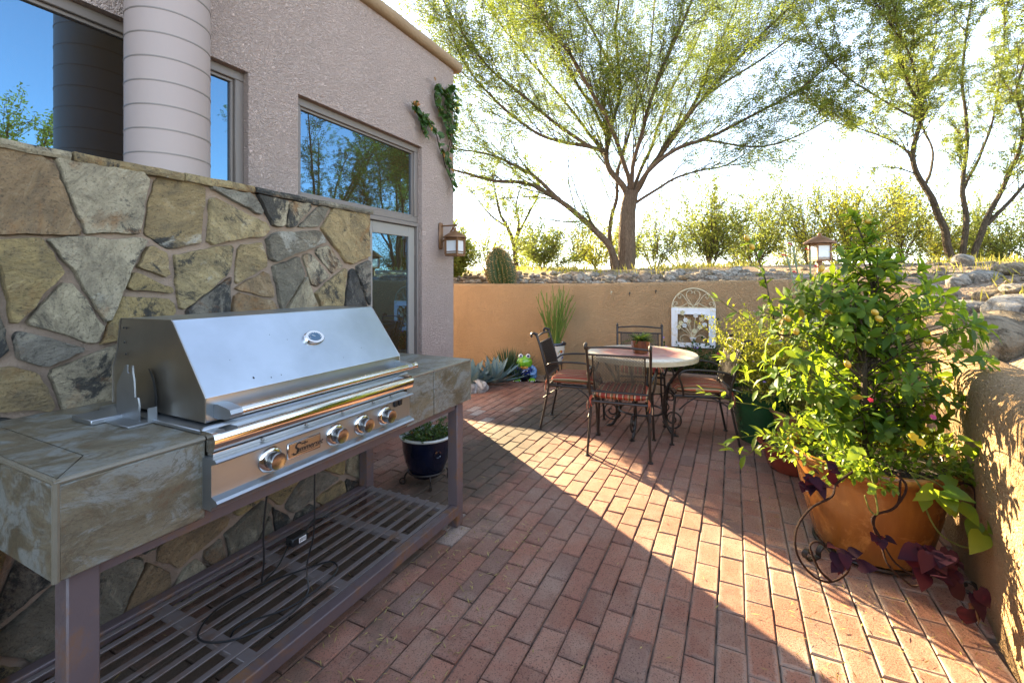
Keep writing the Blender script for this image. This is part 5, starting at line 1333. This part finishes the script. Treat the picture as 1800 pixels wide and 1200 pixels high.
# ---- lime sprigs and shrub between table and kumquat
def potted(name,label,c,prof,mat,rimz,soilr,n=36):
    th=Thing(name,label,'pot',(c[0],c[1],0)); m=MB(); m.lathe(prof,n,(c[0],c[1],0),True,False); th.part('body',m,M[mat],ang=50)
    m=MB(); m.lathe([(.002,rimz-.03),(soilr,rimz-.035)],20,(c[0],c[1],0),False,False); th.part('soil',m,M['soil']); return th
def potprof(r0,r1,h,lip=.02): return [(r0*.9,.0),(r0,.006),(r0+(r1-r0)*.35,h*.3),(r0+(r1-r0)*.75,h*.68),(r1,h*.90),(r1+lip,h*.93),(r1+lip*1.2,h*.985),(r1+lip*.6,h),(r1-.012,h*.985),(r1-.02,h*.86)]
random.seed(91)
g1=(2.22,4.02); potted('green_pot','large dark green glazed pot right of the right-hand chair','', potprof(.2,.27,.42),'pot_green',.42,.25) if False else potted('green_pot','large dark green glazed pot right of the right-hand chair',g1,potprof(.19,.27,.46),'pot_green',.46,.25)
g2=(2.10,3.40); potted('red_bowl','low red glazed bowl on the bricks below the lime sprigs',g2,potprof(.16,.22,.20),'pot_red',.20,.20)
g3=(2.36,3.42+.25); potted('terracotta_pot','orange terracotta pot glimpsed behind the kumquat leaves',g3,potprof(.15,.23,.36),'pot_terra',.36,.21)
g4=(2.02,2.98); potted('cobalt_pot','small cobalt blue pot tucked behind the left rim of the orange pot',g4,potprof(.10,.15,.24),'pot_blue',.24,.13)
g5=(2.62,3.75); potted('candelilla_pot','brown pot of upright grey green stalks behind the kumquat tree',g5,potprof(.13,.19,.34),'pot_brown',.34,.17)
ys=Thing('yellow_shrub','glowing yellow green shrub of tiny leaves in the green pot','shrub',(g1[0],g1[1],.42)); ms=MB(); ml=MB()
for k in range(70):
    a=rr(0,6.283); rad=rr(0,.2); d=Vector((math.cos(a),math.sin(a),0)); b=Vector((g1[0],g1[1],.42))+d*rad
    pts=sprig(ms,ml,b,d*rr(.1,.65)+UP*1.1+Vector((.16,-.10,0)),rr(.35,.72),16,.034,.014,.003,.13,.12,tipn=4)
    for j in range(3,9,1):
        sprig(ms,ml,pts[j],(pts[j]-pts[j-1]).normalized()+rv(.9),rr(.08,.2),9,.032,.013,.0018,.16,.1,n=4)
ys.part('stems',ms,M['gstem']); ys.part('foliage',ml,M['sunny'],ang=60)
m=MB()
for k in range(16): flower(m,Vector((g1[0],g1[1]-.2,.85))+rv(.3),5,.014,.012,UP+rv(.5))
ys.part('blossoms',m,M['fl_vio'],ang=60)
y2=Thing('yellow_shrub','second yellow green shrub of tiny leaves in the terracotta pot behind the kumquat tree','shrub',(g3[0],g3[1],.33)); ms=MB(); ml=MB()
for k in range(46):
    a=rr(0,6.283); d=Vector((math.cos(a),math.sin(a),0)); b=Vector((g3[0],g3[1],.33))+d*rr(0,.16)
    pts=sprig(ms,ml,b,d*rr(.2,.8)+UP,rr(.25,.55),14,.034,.015,.003,.13,.12,tipn=4)
    for j in range(3,9,2): sprig(ms,ml,pts[j],(pts[j]-pts[j-1]).normalized()+rv(.9),rr(.08,.18),8,.032,.013,.0018,.16,.1,n=4)
y2.part('stems',ms,M['gstem']); y2.part('foliage',ml,M['sunny'],ang=60)
# lime shrub in the red bowl with the long reaching sprigs
ls=Thing('lime_shrub','lime green shrub whose long leafy shoots reach out toward the right-hand chair','shrub',(g2[0],g2[1],.16)); ms=MB(); ml=MB()
b0=Vector((g2[0],g2[1],.17))
def shootpx(px_,ll=.085,lw=.032,nl=12,r=.004):
    pts=smooth([b0]+[P(*p) for p in px_],6); n=len(pts); ms.tube(pts,[r*(1-.55*i/n) for i in range(n)],5,cap=False)
    for k in range(nl):
        f=.30+.70*(k+.5)/nl; j=min(int(f*(n-1)),n-2); t=(pts[j+1]-pts[j]).normalized(); a=k*2.4; s1=t.orthogonal().normalized(); s2=t.cross(s1)
        ml.cur=min(1,max(0,random.gauss(.5,.25))); ml.leaf(pts[j],(t*.6+s1*math.cos(a)+s2*math.sin(a)+UP*.2),UP+rv(.35),ll*rr(.75,1.25),lw*rr(.85,1.2),.2,rr(.05,.35))
    for k in range(3): ml.cur=rr(.4,.8); t=(pts[-1]-pts[-2]).normalized(); ml.leaf(pts[-1],t+rv(.5),UP+rv(.3),ll*rr(.8,1.1),lw,.2,.15)
for s_ in ([(1420,700,3.0),(1360,660,2.9),(1300,640,2.8),(1275,630,2.8)],[(1400,740,3.1),(1340,715,3.0),(1290,705,2.9),(1240,690,2.85)],[(1430,770,3.0),(1380,770,2.8),(1330,765,2.7),(1295,770,2.7)],
  [(1420,690,3.1),(1380,600,3.0),(1330,570,3.0),(1290,545,3.0),(1262,525,3.0)],[(1440,680,3.1),(1420,600,3.0),(1400,560,3.0),(1370,545,2.95)],[(1400,720,3.0),(1350,690,2.9),(1320,680,2.85),(1310,655,2.8)],[(1460,700,3.0),(1450,640,2.95),(1440,600,2.9)],[(1450,740,2.9),(1420,720,2.7),(1390,735,2.6),(1370,740,2.6)],
  [(1440,730,2.9),(1420,680,2.8),(1400,650,2.7)],[(1470,735,2.8),(1450,700,2.6),(1440,690,2.5)],[(1470,760,2.8),(1430,790,2.6),(1400,800,2.6)],[(1400,760,3.0),(1340,780,2.8),(1310,800,2.75),(1285,790,2.75)]):
    shootpx(s_,rr(.07,.09),rr(.03,.036),11 if s_[-1][0]>1300 else 8)
ls.part('stems',ms,M['gstem']); ls.part('foliage',ml,M['lime'],ang=60)
# cobalt pot filler
fl=Thing('feathery_plant','fine leaved dark green plant growing in the small cobalt pot','plant',(g4[0],g4[1],.2)); ms=MB(); ml=MB()
for k in range(46):
    a=rr(0,6.283); d=Vector((math.cos(a),math.sin(a),0)); sprig(ms,ml,Vector((g4[0],g4[1],.2))+d*rr(0,.1),d*rr(.3,1)+UP,rr(.10,.24),12,.030,.010,.002,.15,.15,tipn=3)
fl.part('stems',ms,M['gstem']); fl.part('foliage',ml,M['dgreen'],ang=60)
# candelilla stalks
random.seed(93)
cd=Thing('candelilla','tall bare grey green stalks with small red tips behind the kumquat tree','plant',(g5[0],g5[1],.3)); ms=MB(); mr=MB()
tops=[P(1383,450,3.75),P(1393,430,3.75),P(1424,440,3.7),P(1402,480,3.75),P(1412,500,3.8),P(1440,470,3.6)]+[Vector((g5[0]+rr(-.16,.16),g5[1]+rr(-.12,.12),rr(.75,1.25))) for k in range(26)]
for i,tp in enumerate(tops):
    b=Vector((g5[0],g5[1],.3))+Vector((rr(-.1,.1),rr(-.1,.1),0)); ms.cur=random.random(); pts=smooth([b,b.lerp(tp,.5)+rv(.03),tp],6); ms.tube(pts,[.0085-.0025*k/len(pts) for k in range(len(pts))],6)
    if i<6: 
        e=tp+Vector((-.03,0,.012)); mr.tube([tp,e],.004,5); mr.ell(e,(.012,.008,.007),8,6)
cd.part('stalks',ms,M['candel']); cd.part('red_tips',mr,M['fl_red'])

# ---- blue pot by the door, on its small iron stand
random.seed(95)
bx,by=-.60,3.20
sdn=Thing('pot_stand','small wrought iron ring stand under the dark blue pot','stand',(bx,by,0)); m=MB()
m.tube([(bx+.128*math.cos(a),by+.128*math.sin(a),.085) for a in [6.2832*i/28 for i in range(28)]],.006,6,closed=True); sdn.part('ring',m,M['iron'])
for k in range(4):
    a=R(20+90*k); d=Vector((math.cos(a),math.sin(a),0)); f=lambda r_,z: Vector((bx,by,0))+d*r_+UP*z
    m=MB(); m.tube(smooth([f(.128,.085),f(.150,.06),f(.150,.01),f(.165,.007)],5),.006,6); m.tube(spiral(f(.165,.030),d,UP,.024,.006,R(-90),R(330),16),.0045,5); sdn.part('leg',m,M['iron'])
bpt=Thing('blue_pot','dark cobalt blue pot with a pale rim standing beyond the end of the grill counter','pot',(bx,by,.03))
m=MB(); m.lathe([(.085,.045),(.095,.05),(.120,.088),(.150,.16),(.166,.24),(.168,.30),(.172,.318)],36,(bx,by,0),True,False); bb=bpt.part('body',m,M['pot_blue'],ang=50)
m=MB(); m.lathe([(.170,.316),(.186,.322),(.190,.332),(.184,.339),(.170,.338),(.160,.30)],36,(bx,by,0),False,False); bpt.part('rim',m,M['pot_rim'],ang=50)
m=MB(); m.lathe([(.002,.315),(.163,.308)],20,(bx,by,0),False,False); bpt.part('soil',m,M['soil'])
m=MB(); m.tube(spiral(Vector((bx+.10,by-.137,.235)),(.8,.6,0),UP,.022,.022,0,6.2832,16),.006,6); bpt.part('ring_handle',m,M['pot_blue'])
pl=Thing('trailing_plant','small dark leaved trailing plant filling the dark blue pot','plant',(bx,by,.31)); ms=MB(); ml=MB()
for k in range(80):
    a=rr(0,6.283); d=Vector((math.cos(a),math.sin(a),0)); sprig(ms,ml,Vector((bx,by,.31))+d*rr(0,.14),d*rr(.3,1)+UP*.7,rr(.06,.15),8,.024,.017,.002,.15,.2,tipn=3,n=5)
pl.part('stems',ms,M['gstem']); pl.part('foliage',ml,M['ivy'],ang=60)

# ---- bed by the back wall: agaves, spiky plant, frog, talavera pot
def agave(c,n,L,Wd,label,seed,mat='agave',name='agave',emin=.15,emax=1.35,thick=1.):
    random.seed(seed); th=MB(); c=Vector(c)
    for k in range(n):
        f=(k+.5)/n; a=k*2.3999; e=emin+(emax-emin)*f; d=Vector((math.cos(a)*math.cos(e),math.sin(a)*math.cos(e),math.sin(e))); th.cur=random.random()
        b=c+Vector((d.x,d.y,0))*.02; l=L*rr(.85,1.1)*(1-.25*f); up=UP-d*d.z; up.normalize() if up.length>.01 else None
        side=d.cross(up).normalized(); vs=[];fs=[]; nn=7
        for i in range(nn):
            t=i/(nn-1); w=Wd*(.55+.9*math.sin(math.pi*min(t*.9+.08,1))**.8*.6)*(1-t)**.45*(1 if t<.99 else 0)
            p=b+d*(l*t)+up*(-.10*l*t*(1-t)*2+.03*l*t*t); cup=w*.22
            vs+= [p+side*w*.5+up*cup,p-up*(.012*thick*(1-t)),p-side*w*.5+up*cup,p+up*(.006*(1-t))]
        for i in range(nn-1):
            for j in range(4): fs.append((4*i+j,4*i+(j+1)%4,4*i+4+(j+1)%4,4*i+4+j))
        th.add(vs,fs)
    return single(name,th,M[mat],label,'plant',c,ang=50)
ag=[(-.52,5.98,.06),(-.33,6.30,.06),(-.12,6.12,.05)]
agave(ag[0],22,.42,.125,'blue grey agave rosette nearest the end of the grill counter',101)
agave((-.24,6.14,.05),26,.44,.115,'blue grey agave rosette with long low leaves in the middle of the bed',102)
agave((-.04,6.62,.05),120,.52,.024,'dark green spiky grass like plant between the agaves and the frog',103,'yucca','spiky_plant',.12,1.45,.4)
agave((.06,6.42,.04),60,.34,.02,'short dark spiky plant tight against the left side of the frog',104,'yucca','spiky_plant',.2,1.4,.4)
# frog
random.seed(105)
fx,fy=.175,6.50
fg=Thing('frog_statue','glazed ceramic frog with a wide open orange mouth and blue painted limbs','statue',(fx,fy,0),rz=0)
def E(m,c,r,n=20,mm=12,rot=None): m.ell((fx+c[0],fy+c[1],c[2]),r,n,mm,rot)
m=MB(); E(m,(0,0,.13),(.125,.105,.125)); fg.part('body',m,M['frog_blue'])
m=MB(); E(m,(0,-.02,.252),(.118,.095,.098)); hd_=fg.part('head',m,M['frog_green'])
for sx_ in (-1,1):
    m=MB(); E(m,(sx_*.052,-.045,.345),(.034,.034,.034)); ey=fg.part('eye',m,M['frog_white'],hd_)
    m=MB(); E(m,(sx_*.052,-.070,.350),(.018,.013,.018)); fg.part('pupil',m,M['frog_pupil'],hd_)
    m=MB(); E(m,(sx_*.052,-.030,.338),(.040,.032,.036)); fg.part('eyelid',m,M['frog_green'],hd_)
    m=MB(); pts=smooth([(fx+sx_*.105,fy-.02,.19),(fx+sx_*.150,fy-.05,.15),(fx+sx_*.130,fy-.10,.10),(fx+sx_*.075,fy-.115,.115)],6); m.tube(pts,[.034-.012*i/len(pts) for i in range(len(pts))],10); fg.part('arm',m,M['frog_lblue'])
    m=MB(); E(m,(sx_*.125,-.01,.075),(.060,.085,.070)); fg.part('thigh',m,M['frog_lblue'])
    m=MB(); E(m,(sx_*.105,-.085,.024),(.050,.055,.024))
    for k in (-1,0,1): E(m,(sx_*.105+k*.030,-.135,.018),(.017,.024,.017),10,8)
    fg.part('foot',m,M['frog_green'])
    m=MB(); E(m,(sx_*.105,-.10,.010),(.060,.062,.012)); fg.part('foot_pad',m,M['frog_white'])
m=MB(); i0=0
n=32; vs=[];fs=[]
for k in range(n):
    a=2*math.pi*k/n
    for (rx,rz_,yy) in ((.098,.048,-.070),(.092,.043,-.108),(.066,.026,-.112),(.060,.021,-.092)): vs.append((fx+rx*math.cos(a),fy+yy+.045*(abs(math.cos(a))**2),.232+rz_*math.sin(a)+.018*math.cos(a)**2))
for k in range(n):
    for j in range(3): fs.append((4*k+j,4*((k+1)%n)+j,4*((k+1)%n)+j+1,4*k+j+1))
m.add(vs,fs); fg.part('mouth',m,M['frog_orange'],hd_)
m=MB(); E(m,(0,-.072,.236),(.066,.022,.026)); fg.part('mouth_cavity',m,M['black'],hd_)
m=MB(); E(m,(0,-.093,.190),(.05,.02,.022)); fg.part('lower_lip',m,M['frog_orange'],hd_)
m=MB()
for k in range(9): E(m,(rr(-.07,.07),-.098,rr(.07,.15)),(.010,.008,.010),8,6)
fg.part('painted_dots',m,M['frog_white'])
# talavera pot with pencil stems, on a low iron stand
random.seed(107)
tx,ty=.60,6.40
ts=Thing('tall_pot_stand','tall thin iron stand carrying the painted pot behind the left chair','stand',(tx,ty,0)); m=MB()
m.tube([(tx+.12*math.cos(a),ty+.12*math.sin(a),.26) for a in [6.2832*i/28 for i in range(28)]],.007,6,closed=True); m.tube([(tx+.13*math.cos(a),ty+.13*math.sin(a),.07) for a in [6.2832*i/28 for i in range(28)]],.006,6,closed=True)
ts.part('ring',m,M['iron'])
for k in range(3):
    a=R(30+120*k); d=Vector((math.cos(a),math.sin(a),0)); m=MB(); m.tube(smooth([Vector((tx,ty,.262))+d*.12,Vector((tx,ty,.13))+d*.125,Vector((tx,ty,.004))+d*.16],5),.007,6); ts.part('leg',m,M['iron'])
tp_=Thing('talavera_pot','hand painted talavera pot with a dark blue rim behind the left chair','pot',(tx,ty,.24))
m=MB(); m.lathe([(.085,.245),(.095,.25),(.125,.36),(.148,.50),(.150,.515)],32,(tx,ty,0),True,False); tp_.part('body',m,M['talavera'],ang=50)
m=MB(); m.lathe([(.150,.513),(.163,.520),(.166,.540),(.158,.552),(.145,.55),(.14,.52)],32,(tx,ty,0),False,False); tp_.part('rim',m,M['pot_blue'],ang=50)
m=MB(); m.lathe([(.002,.53),(.142,.525)],20,(tx,ty,0),False,False); tp_.part('soil',m,M['soil'])
ps_=Thing('pencil_cactus','upright pencil stemmed green plant growing from the painted talavera pot','plant',(tx,ty,.525)); ms=MB()
for k in range(44):
    a=rr(0,6.283); d=Vector((math.cos(a),math.sin(a)*.7,0)); b=Vector((tx,ty,.52))+d*rr(0,.09); ms.cur=random.random(); L=rr(.35,.80)
    pts,_=wander(b,d*rr(.05,.50)+UP,L,7,.07,.03); ms.tube(pts,[.0085*(1-.45*i/7) for i in range(8)],5)
    for j in range(2):
        q=pts[random.randint(2,6)]; p2,_=wander(q,(pts[-1]-pts[-2]).normalized()+rv(.5)+UP*.3,rr(.10,.28),4,.08,.05); ms.tube(p2,[.006*(1-.4*i/4) for i in range(5)],5)
ps_.part('stems',ms,M['stick'])
# planter and lantana under the wall ornament
random.seed(109)
tq=Thing('planter_trough','weathered tan planter trough against the back wall behind the table','planter',(5.93,.42,0),True)
m=MB(); m.box((5.80,.02,.0),(6.10,.80,.30),.012); m.box((5.785,.005,.27),(6.115,.815,.305),.006); tq.part('trough',m,M['pot_gray'])
m=MB()
for z in (.06,.12,.18,.24): m.box((5.796,.03,z),(5.80,.79,z+.006))
tq.part('band',m,M['parapet'])
m=MB(); m.box((5.83,.05,.285),(6.07,.77,.309)); tq.part('soil',m,M['soil'])
lt=Thing('lantana','bushy green lantana with small red and violet flowers under the white wall ornament','plant',(5.95,.42,.3),True); ms=MB(); ml=MB(); mf=MB(); mv=MB()
for k in range(120):
    s,q=rr(5.84,6.06),rr(.02,.80); sprig(ms,ml,(s,q,.29),Vector((rr(-.5,.15),rr(-.45,.45),1)),rr(.12,.42)*(1.0 if q<.6 else .8),12,.042,.026,.0026,.14,.12,tipn=3)
for k in range(34): 
    sprig(ms,ml,(rr(5.85,6.0),rr(-.35,.05),.25),Vector((rr(-.5,.1),rr(-.6,.1),1)),rr(.25,.62),14,.038,.024,.0026,.14,.1,tipn=3)
for k in range(9): flower(mf if k%3==0 else mv,Vector((rr(5.78,5.9),rr(-.2,.85),rr(.5,.74))),5,.016,.014,Vector((-.6,0,.8)))
lt.part('stems',ms,M['gstem']); lt.part('foliage',ml,M['dgreen'],ang=60); lt.part('red_flowers',mf,M['fl_red'],ang=60); lt.part('violet_flowers',mv,M['fl_vio'],ang=60)
# second planting to the right of the ornament
random.seed(110)
l2=Thing('wall_shrub','loose dark green shrub with tiny violet flowers against the back wall right of the ornament','shrub',(5.95,-.45,0),True); ms=MB(); ml=MB(); mv=MB()
for k in range(70):
    q=rr(-.85,-.1); pts=sprig(ms,ml,(rr(5.9,6.05),q,0.02),Vector((rr(-.35,.12),rr(-.3,.3),1)),rr(.45,1.05),24,.040,.025,.0035,.10,.05,tipn=3,n=9,bare=.25)
    if k%5==0: flower(mv,pts[-1],5,.016,.014,Vector((-.6,0,.8)))
l2.part('stems',ms,M['gstem']); l2.part('foliage',ml,M['dgreen'],ang=60); l2.part('violet_flowers',mv,M['fl_vio'],ang=60)

# ---- wall ornament (frame local: s toward the wall, q along it)
SWL=6.297
wo=Thing('wall_ornament','white wooden frame with arched scroll top and metal flowers on the back wall','wall art',(SWL-.02,.47,.55),True)
qa,qb=.205,.735; z0,z1=.555,1.06; fw=.075
m=MB()
m.box((SWL-.045,qa,z0),(SWL-.004,qa+fw,z1),.006); m.box((SWL-.045,qb-fw,z0),(SWL-.004,qb,z1),.006); m.box((SWL-.047,qa+fw-.004,z1-fw),(SWL-.006,qb-fw+.004,z1-.001),.006); m.box((SWL-.047,qa+fw-.004,z0+.001),(SWL-.006,qb-fw+.004,z0+fw*.8),.006)
m.box((SWL-.055,qa+fw-.012,z0+.03),(SWL-.044,qa+fw+.004,z1-.03)); m.box((SWL-.055,qb-fw-.004,z0+.03),(SWL-.044,qb-fw+.012,z1-.03)); m.box((SWL-.056,qa+fw-.012,z1-fw-.004),(SWL-.0465,qb-fw+.012,z1-fw+.012))
wo.part('frame',m,M['whitepaint'])
qc=(qa+qb)/2; ra=(qb-qa)/2-.006; S_=SWL-.022
pt2=lambda q,z:Vector((S_,q,z))
m=MB(); m.tube([pt2(qc+ra*math.cos(a),z1+ra*.98*math.sin(a)) for a in [math.pi*i/28 for i in range(29)]],.008,6); m.tube([pt2(qa,z1+.004),pt2(qb,z1+.004)],.009,6); wo.part('arch',m,M['cream'])
m=MB(); r_=.0045
for sg in (1,-1):
    f=lambda x,z: pt2(qc+sg*x*ra,z1+z*ra)
    ax=Vector((0,sg,0))
    m.tube(smooth([f(.0,.02),f(.10,.22),f(.30,.55),f(.28,.80),f(.12,.88),f(.04,.78),f(.10,.72)],6),r_,5)
    m.tube(smooth([f(.02,.12),f(.25,.30),f(.45,.60),f(.62,.70),f(.72,.58),f(.64,.48),f(.57,.55),f(.62,.60)],6),r_,5)
    m.tube(smooth([f(.02,.14),f(.25,.24),f(.50,.10),f(.75,.04),f(.92,.14),f(.88,.30),f(.76,.28),f(.76,.18),f(.84,.18)],6),r_,5)
    m.tube(smooth([f(.0,.04),f(.12,.05),f(.22,.12),f(.18,.20),f(.10,.15)],6),r_,5)
wo.part('scrollwork',m,M['cream'])
m=MB(); bz=z0+.10; S_=SWL-.05
m.lathe([(.028,0),(.018,.012),(.014,.03),(.032,.06),(.042,.075),(.036,.078)],16,(S_,qc,z0+.05)); wo.part('vase',m,M['whitepaint'])
stems=[(.15,.86,1),(-.04,.80,0),(.17,.60,1),(.06,.66,1),(.12,.55,0),(-.12,.72,1),(-.19,.78,0),(-.10,.52,1),(-.02,.42,1),(-.16,.58,0),(.20,.50,1),(.10,.68,0)]
m=MB(); fls=[]
for (dq,fz,ty_) in stems:
    tp=pt2(qc+dq*.85,z0+fz*.52); m.tube(smooth([pt2(qc,z0+.12),pt2(qc+dq*.35,z0+.12+(tp.z-z0-.12)*.5),tp],5),.0035,5); fls.append((tp,ty_))
for sg in (1,-1): m.tube(smooth([pt2(qc+sg*.02,z0+.13),pt2(qc+sg*.09,z0+.165),pt2(qc+sg*.15,z0+.13),pt2(qc+sg*.15,z0+.09),pt2(qc+sg*.12,z0+.085),pt2(qc+sg*.125,z0+.11)],5),.004,5)
wo.part('bouquet_stems',m,M['cream'])
for tp,ty_ in fls:
    m=MB(); flower(m,tp+Vector((-.006,0,0)),6,.034,.026,Vector((-1,rr(-.3,.3),rr(-.3,.2)))); m.ell(tp+Vector((-.016,0,0)),(.010,.010,.010),8,6); wo.part('metal_flower',m,M['flower_cream' if ty_ else 'flower_white'],ang=60)
for (u,v) in ((1075,513),(1107,515),(1153,511)):
    k=(u-900)/800; s=6.3; # where the sight line meets the wall
    r0=(.4382*k+.8989)/(.4382-.8989*k); q=s/r0; w_=W(s,q); z=1.4-(v-495)/800*w_.y
    m=MB(); m.tube(smooth([(SWL+.001,q,z),(SWL-.02,q,z),(SWL-.028,q,z-.012),(SWL-.026,q,z-.028),(SWL-.016,q,z-.034)],4),.0055,6); m.ell((SWL-.003,q,z),(.004,.012,.012),10,6)
    single('wall_hook',m,M['iron' if u>1100 else 'cream'],{1075:'small pale hook high on the back wall, left of the two dark ones',1107:'small dark hook on the back wall, middle of the three',1153:'small dark hook on the back wall nearest the white ornament'}[u],'hook',(SWL,q,z),True)

# ---- lanterns
random.seed(111)
def lantern_body(th,c,w,h,capr,caph,six=False):
    cx,cy,cz=c; hw=w/2
    m=MB(); m.lathe([(capr*.10,h+caph+.03),(capr*.13,h+caph+.018),(capr*.10,h+caph),(capr*.35,h+caph*.80),(capr*.75,h+caph*.38),(capr,h+.004),(capr*1.0,h-.006),(capr*.8,h-.002)],40,c,False,False)
    th.part('roof',m,M['lantern'],ang=60)
    m=MB()
    m.box((cx-hw*1.03,cy-hw*1.03,cz+h-.035),(cx+hw*1.03,cy+hw*1.03,cz+h-.003),.003); m.box((cx-hw*1.08,cy-hw*1.08,cz),(cx+hw*1.08,cy+hw*1.08,cz+.018),.003); m.box((cx-hw*.98,cy-hw*.98,cz+.019),(cx+hw*.98,cy+hw*.98,cz+.03)); m.box((cx-hw*1.04,cy-hw*1.04,cz+.040),(cx+hw*1.04,cy+hw*1.04,cz+.050),.002)
    for a in (-1,1):
        for b in (-1,1): m.box((cx+a*hw-.0085,cy+b*hw-.0085,cz+.018),(cx+a*hw+.0085,cy+b*hw+.0085,cz+h-.01))
    th.part('cage',m,M['lantern'])
    m=MB(); m.box((cx-hw+.006,cy-hw+.006,cz+.03),(cx+hw-.006,cy+hw-.006,cz+h-.03)); th.part('frosted_pane',m,M['frost'])
wl_=Thing('wall_lantern','copper brown wall lantern with frosted panes hanging from a bracket on the house corner','lantern',(3.87,2.69,1.86),True)
m=MB(); m.box((3.82,2.672,1.73),(3.885,2.699,2.0),.012); wl_.part('backplate',m,M['lantern'])
m=MB(); m.tube([(3.853,2.68,1.965),(3.853,2.50,1.965)],.008,8); m.tube(smooth([(3.853,2.675,1.80),(3.853,2.60,1.86),(3.853,2.545,1.93),(3.853,2.53,1.962)],6),.009,8); m.tube([(3.853,2.515,1.97),(3.853,2.515,1.925)],.005,6); m.ell((3.853,2.50,1.967),(.014,.014,.014),10,8); wl_.part('bracket',m,M['lantern'])
lantern_body(wl_,(3.853,2.515,1.655),.135,.19,.118,.065)
pb=P(1441,470,5.9)
pb.z=slope_at(pb.x,pb.y)
pl_=Thing('post_lantern','round capped copper post lantern half hidden behind the top of the kumquat tree','lantern',(pb.x,pb.y,pb.z-.05))
m=MB(); m.lathe([(.05,-.05),(.045,.0),(.035,.01),(.03,.05),(.03,.155),(.06,.165)],20,pb,True,True); pl_.part('post',m,M['lantern'])
lantern_body(pl_,(pb.x,pb.y,pb.z+.16),.17,.235,.185,.10)

# ---- creeper on the house corner
random.seed(113)
vc=Thing('creeper_vine','green creeper with a few orange leaves climbing the top corner of the house','vine',(4.1,2.69,1.95),True); ms=MB(); ml=MB()
def wallpx(u,v,q=2.672):
    k=(u-900)/800; s=q*(.4382*k+.8989)/(.4382-.8989*k); w_=W(s,q); return Vector((s,q,1.4-(v-495)/800*w_.y))
strands=[[(792,332),(790,300),(786,270),(788,240),(784,205),(782,175),(770,158),(765,150)],[(785,285),(772,262),(762,235),(750,215),(738,205),(728,190),(722,188)],[(785,230),(775,205),(765,185),(762,165)],[(750,215),(738,205),(740,225),(742,238)],[(790,320),(782,290),(775,262)],[(792,260),(796,230),(798,200),(796,165)],[(776,165),(785,155),(795,160)]]
for st_ in strands:
    pts=smooth([wallpx(min(u,797),v)+Vector((0,rr(-.03,.0),0)) for u,v in st_],6); ms.tube(pts,.0045,5)
    for i,p in enumerate(pts):
        v_=1.4; 
        for k in range(random.choice((1,1,2)) if p.z<2.9 else random.choice((2,3,3))):
            ml.cur=random.random(); ml.leaf(p+Vector((rr(-.02,.02),-.01,rr(-.02,.02))),Vector((rr(-1,1),-.5,rr(-1.2,.5))),Vector((0,-1,.4))+rv(.3),rr(.045,.09),rr(.035,.06),.2,.3,(1,.75))
for k in range(48):
    p=wallpx(rr(768,797),rr(160,205))+Vector((rr(0,.06),rr(-.09,0),0)); ml.cur=random.random(); ml.leaf(p,Vector((rr(-1,1),-.6,rr(-1.2,.3))),Vector((0,-1,.4))+rv(.3),rr(.045,.09),rr(.035,.06),.2,.3,(1,.75))
vc.part('stems',ms,M['vine_stem']); vc.part('foliage',ml,M['ivy'],ang=60)
# ---- litter on the bricks
m=MB()
for k in range(1100):
    if random.random()<.35: s,q=rr(.6,2.4),rr(.9,1.45)
    elif random.random()<.5: s,q=rr(1.2,2.6),rr(-1.0,-.2)
    else: s,q=rr(.5,5.2),rr(-.8,2.4)
    if -q<-.0 and q<wall_q(s)+.02: continue
    w_=W(s,q); m.cur=random.random(); a=rr(0,6.28); m.card(Vector((w_.x,w_.y,.006+rr(0,.004))),Vector((math.cos(a),math.sin(a),rr(-.05,.25))),UP+rv(.3),rr(.015,.045),rr(.003,.006))
o=m.build('leaf_litter',M['litter'],kind='stuff',sm=False)
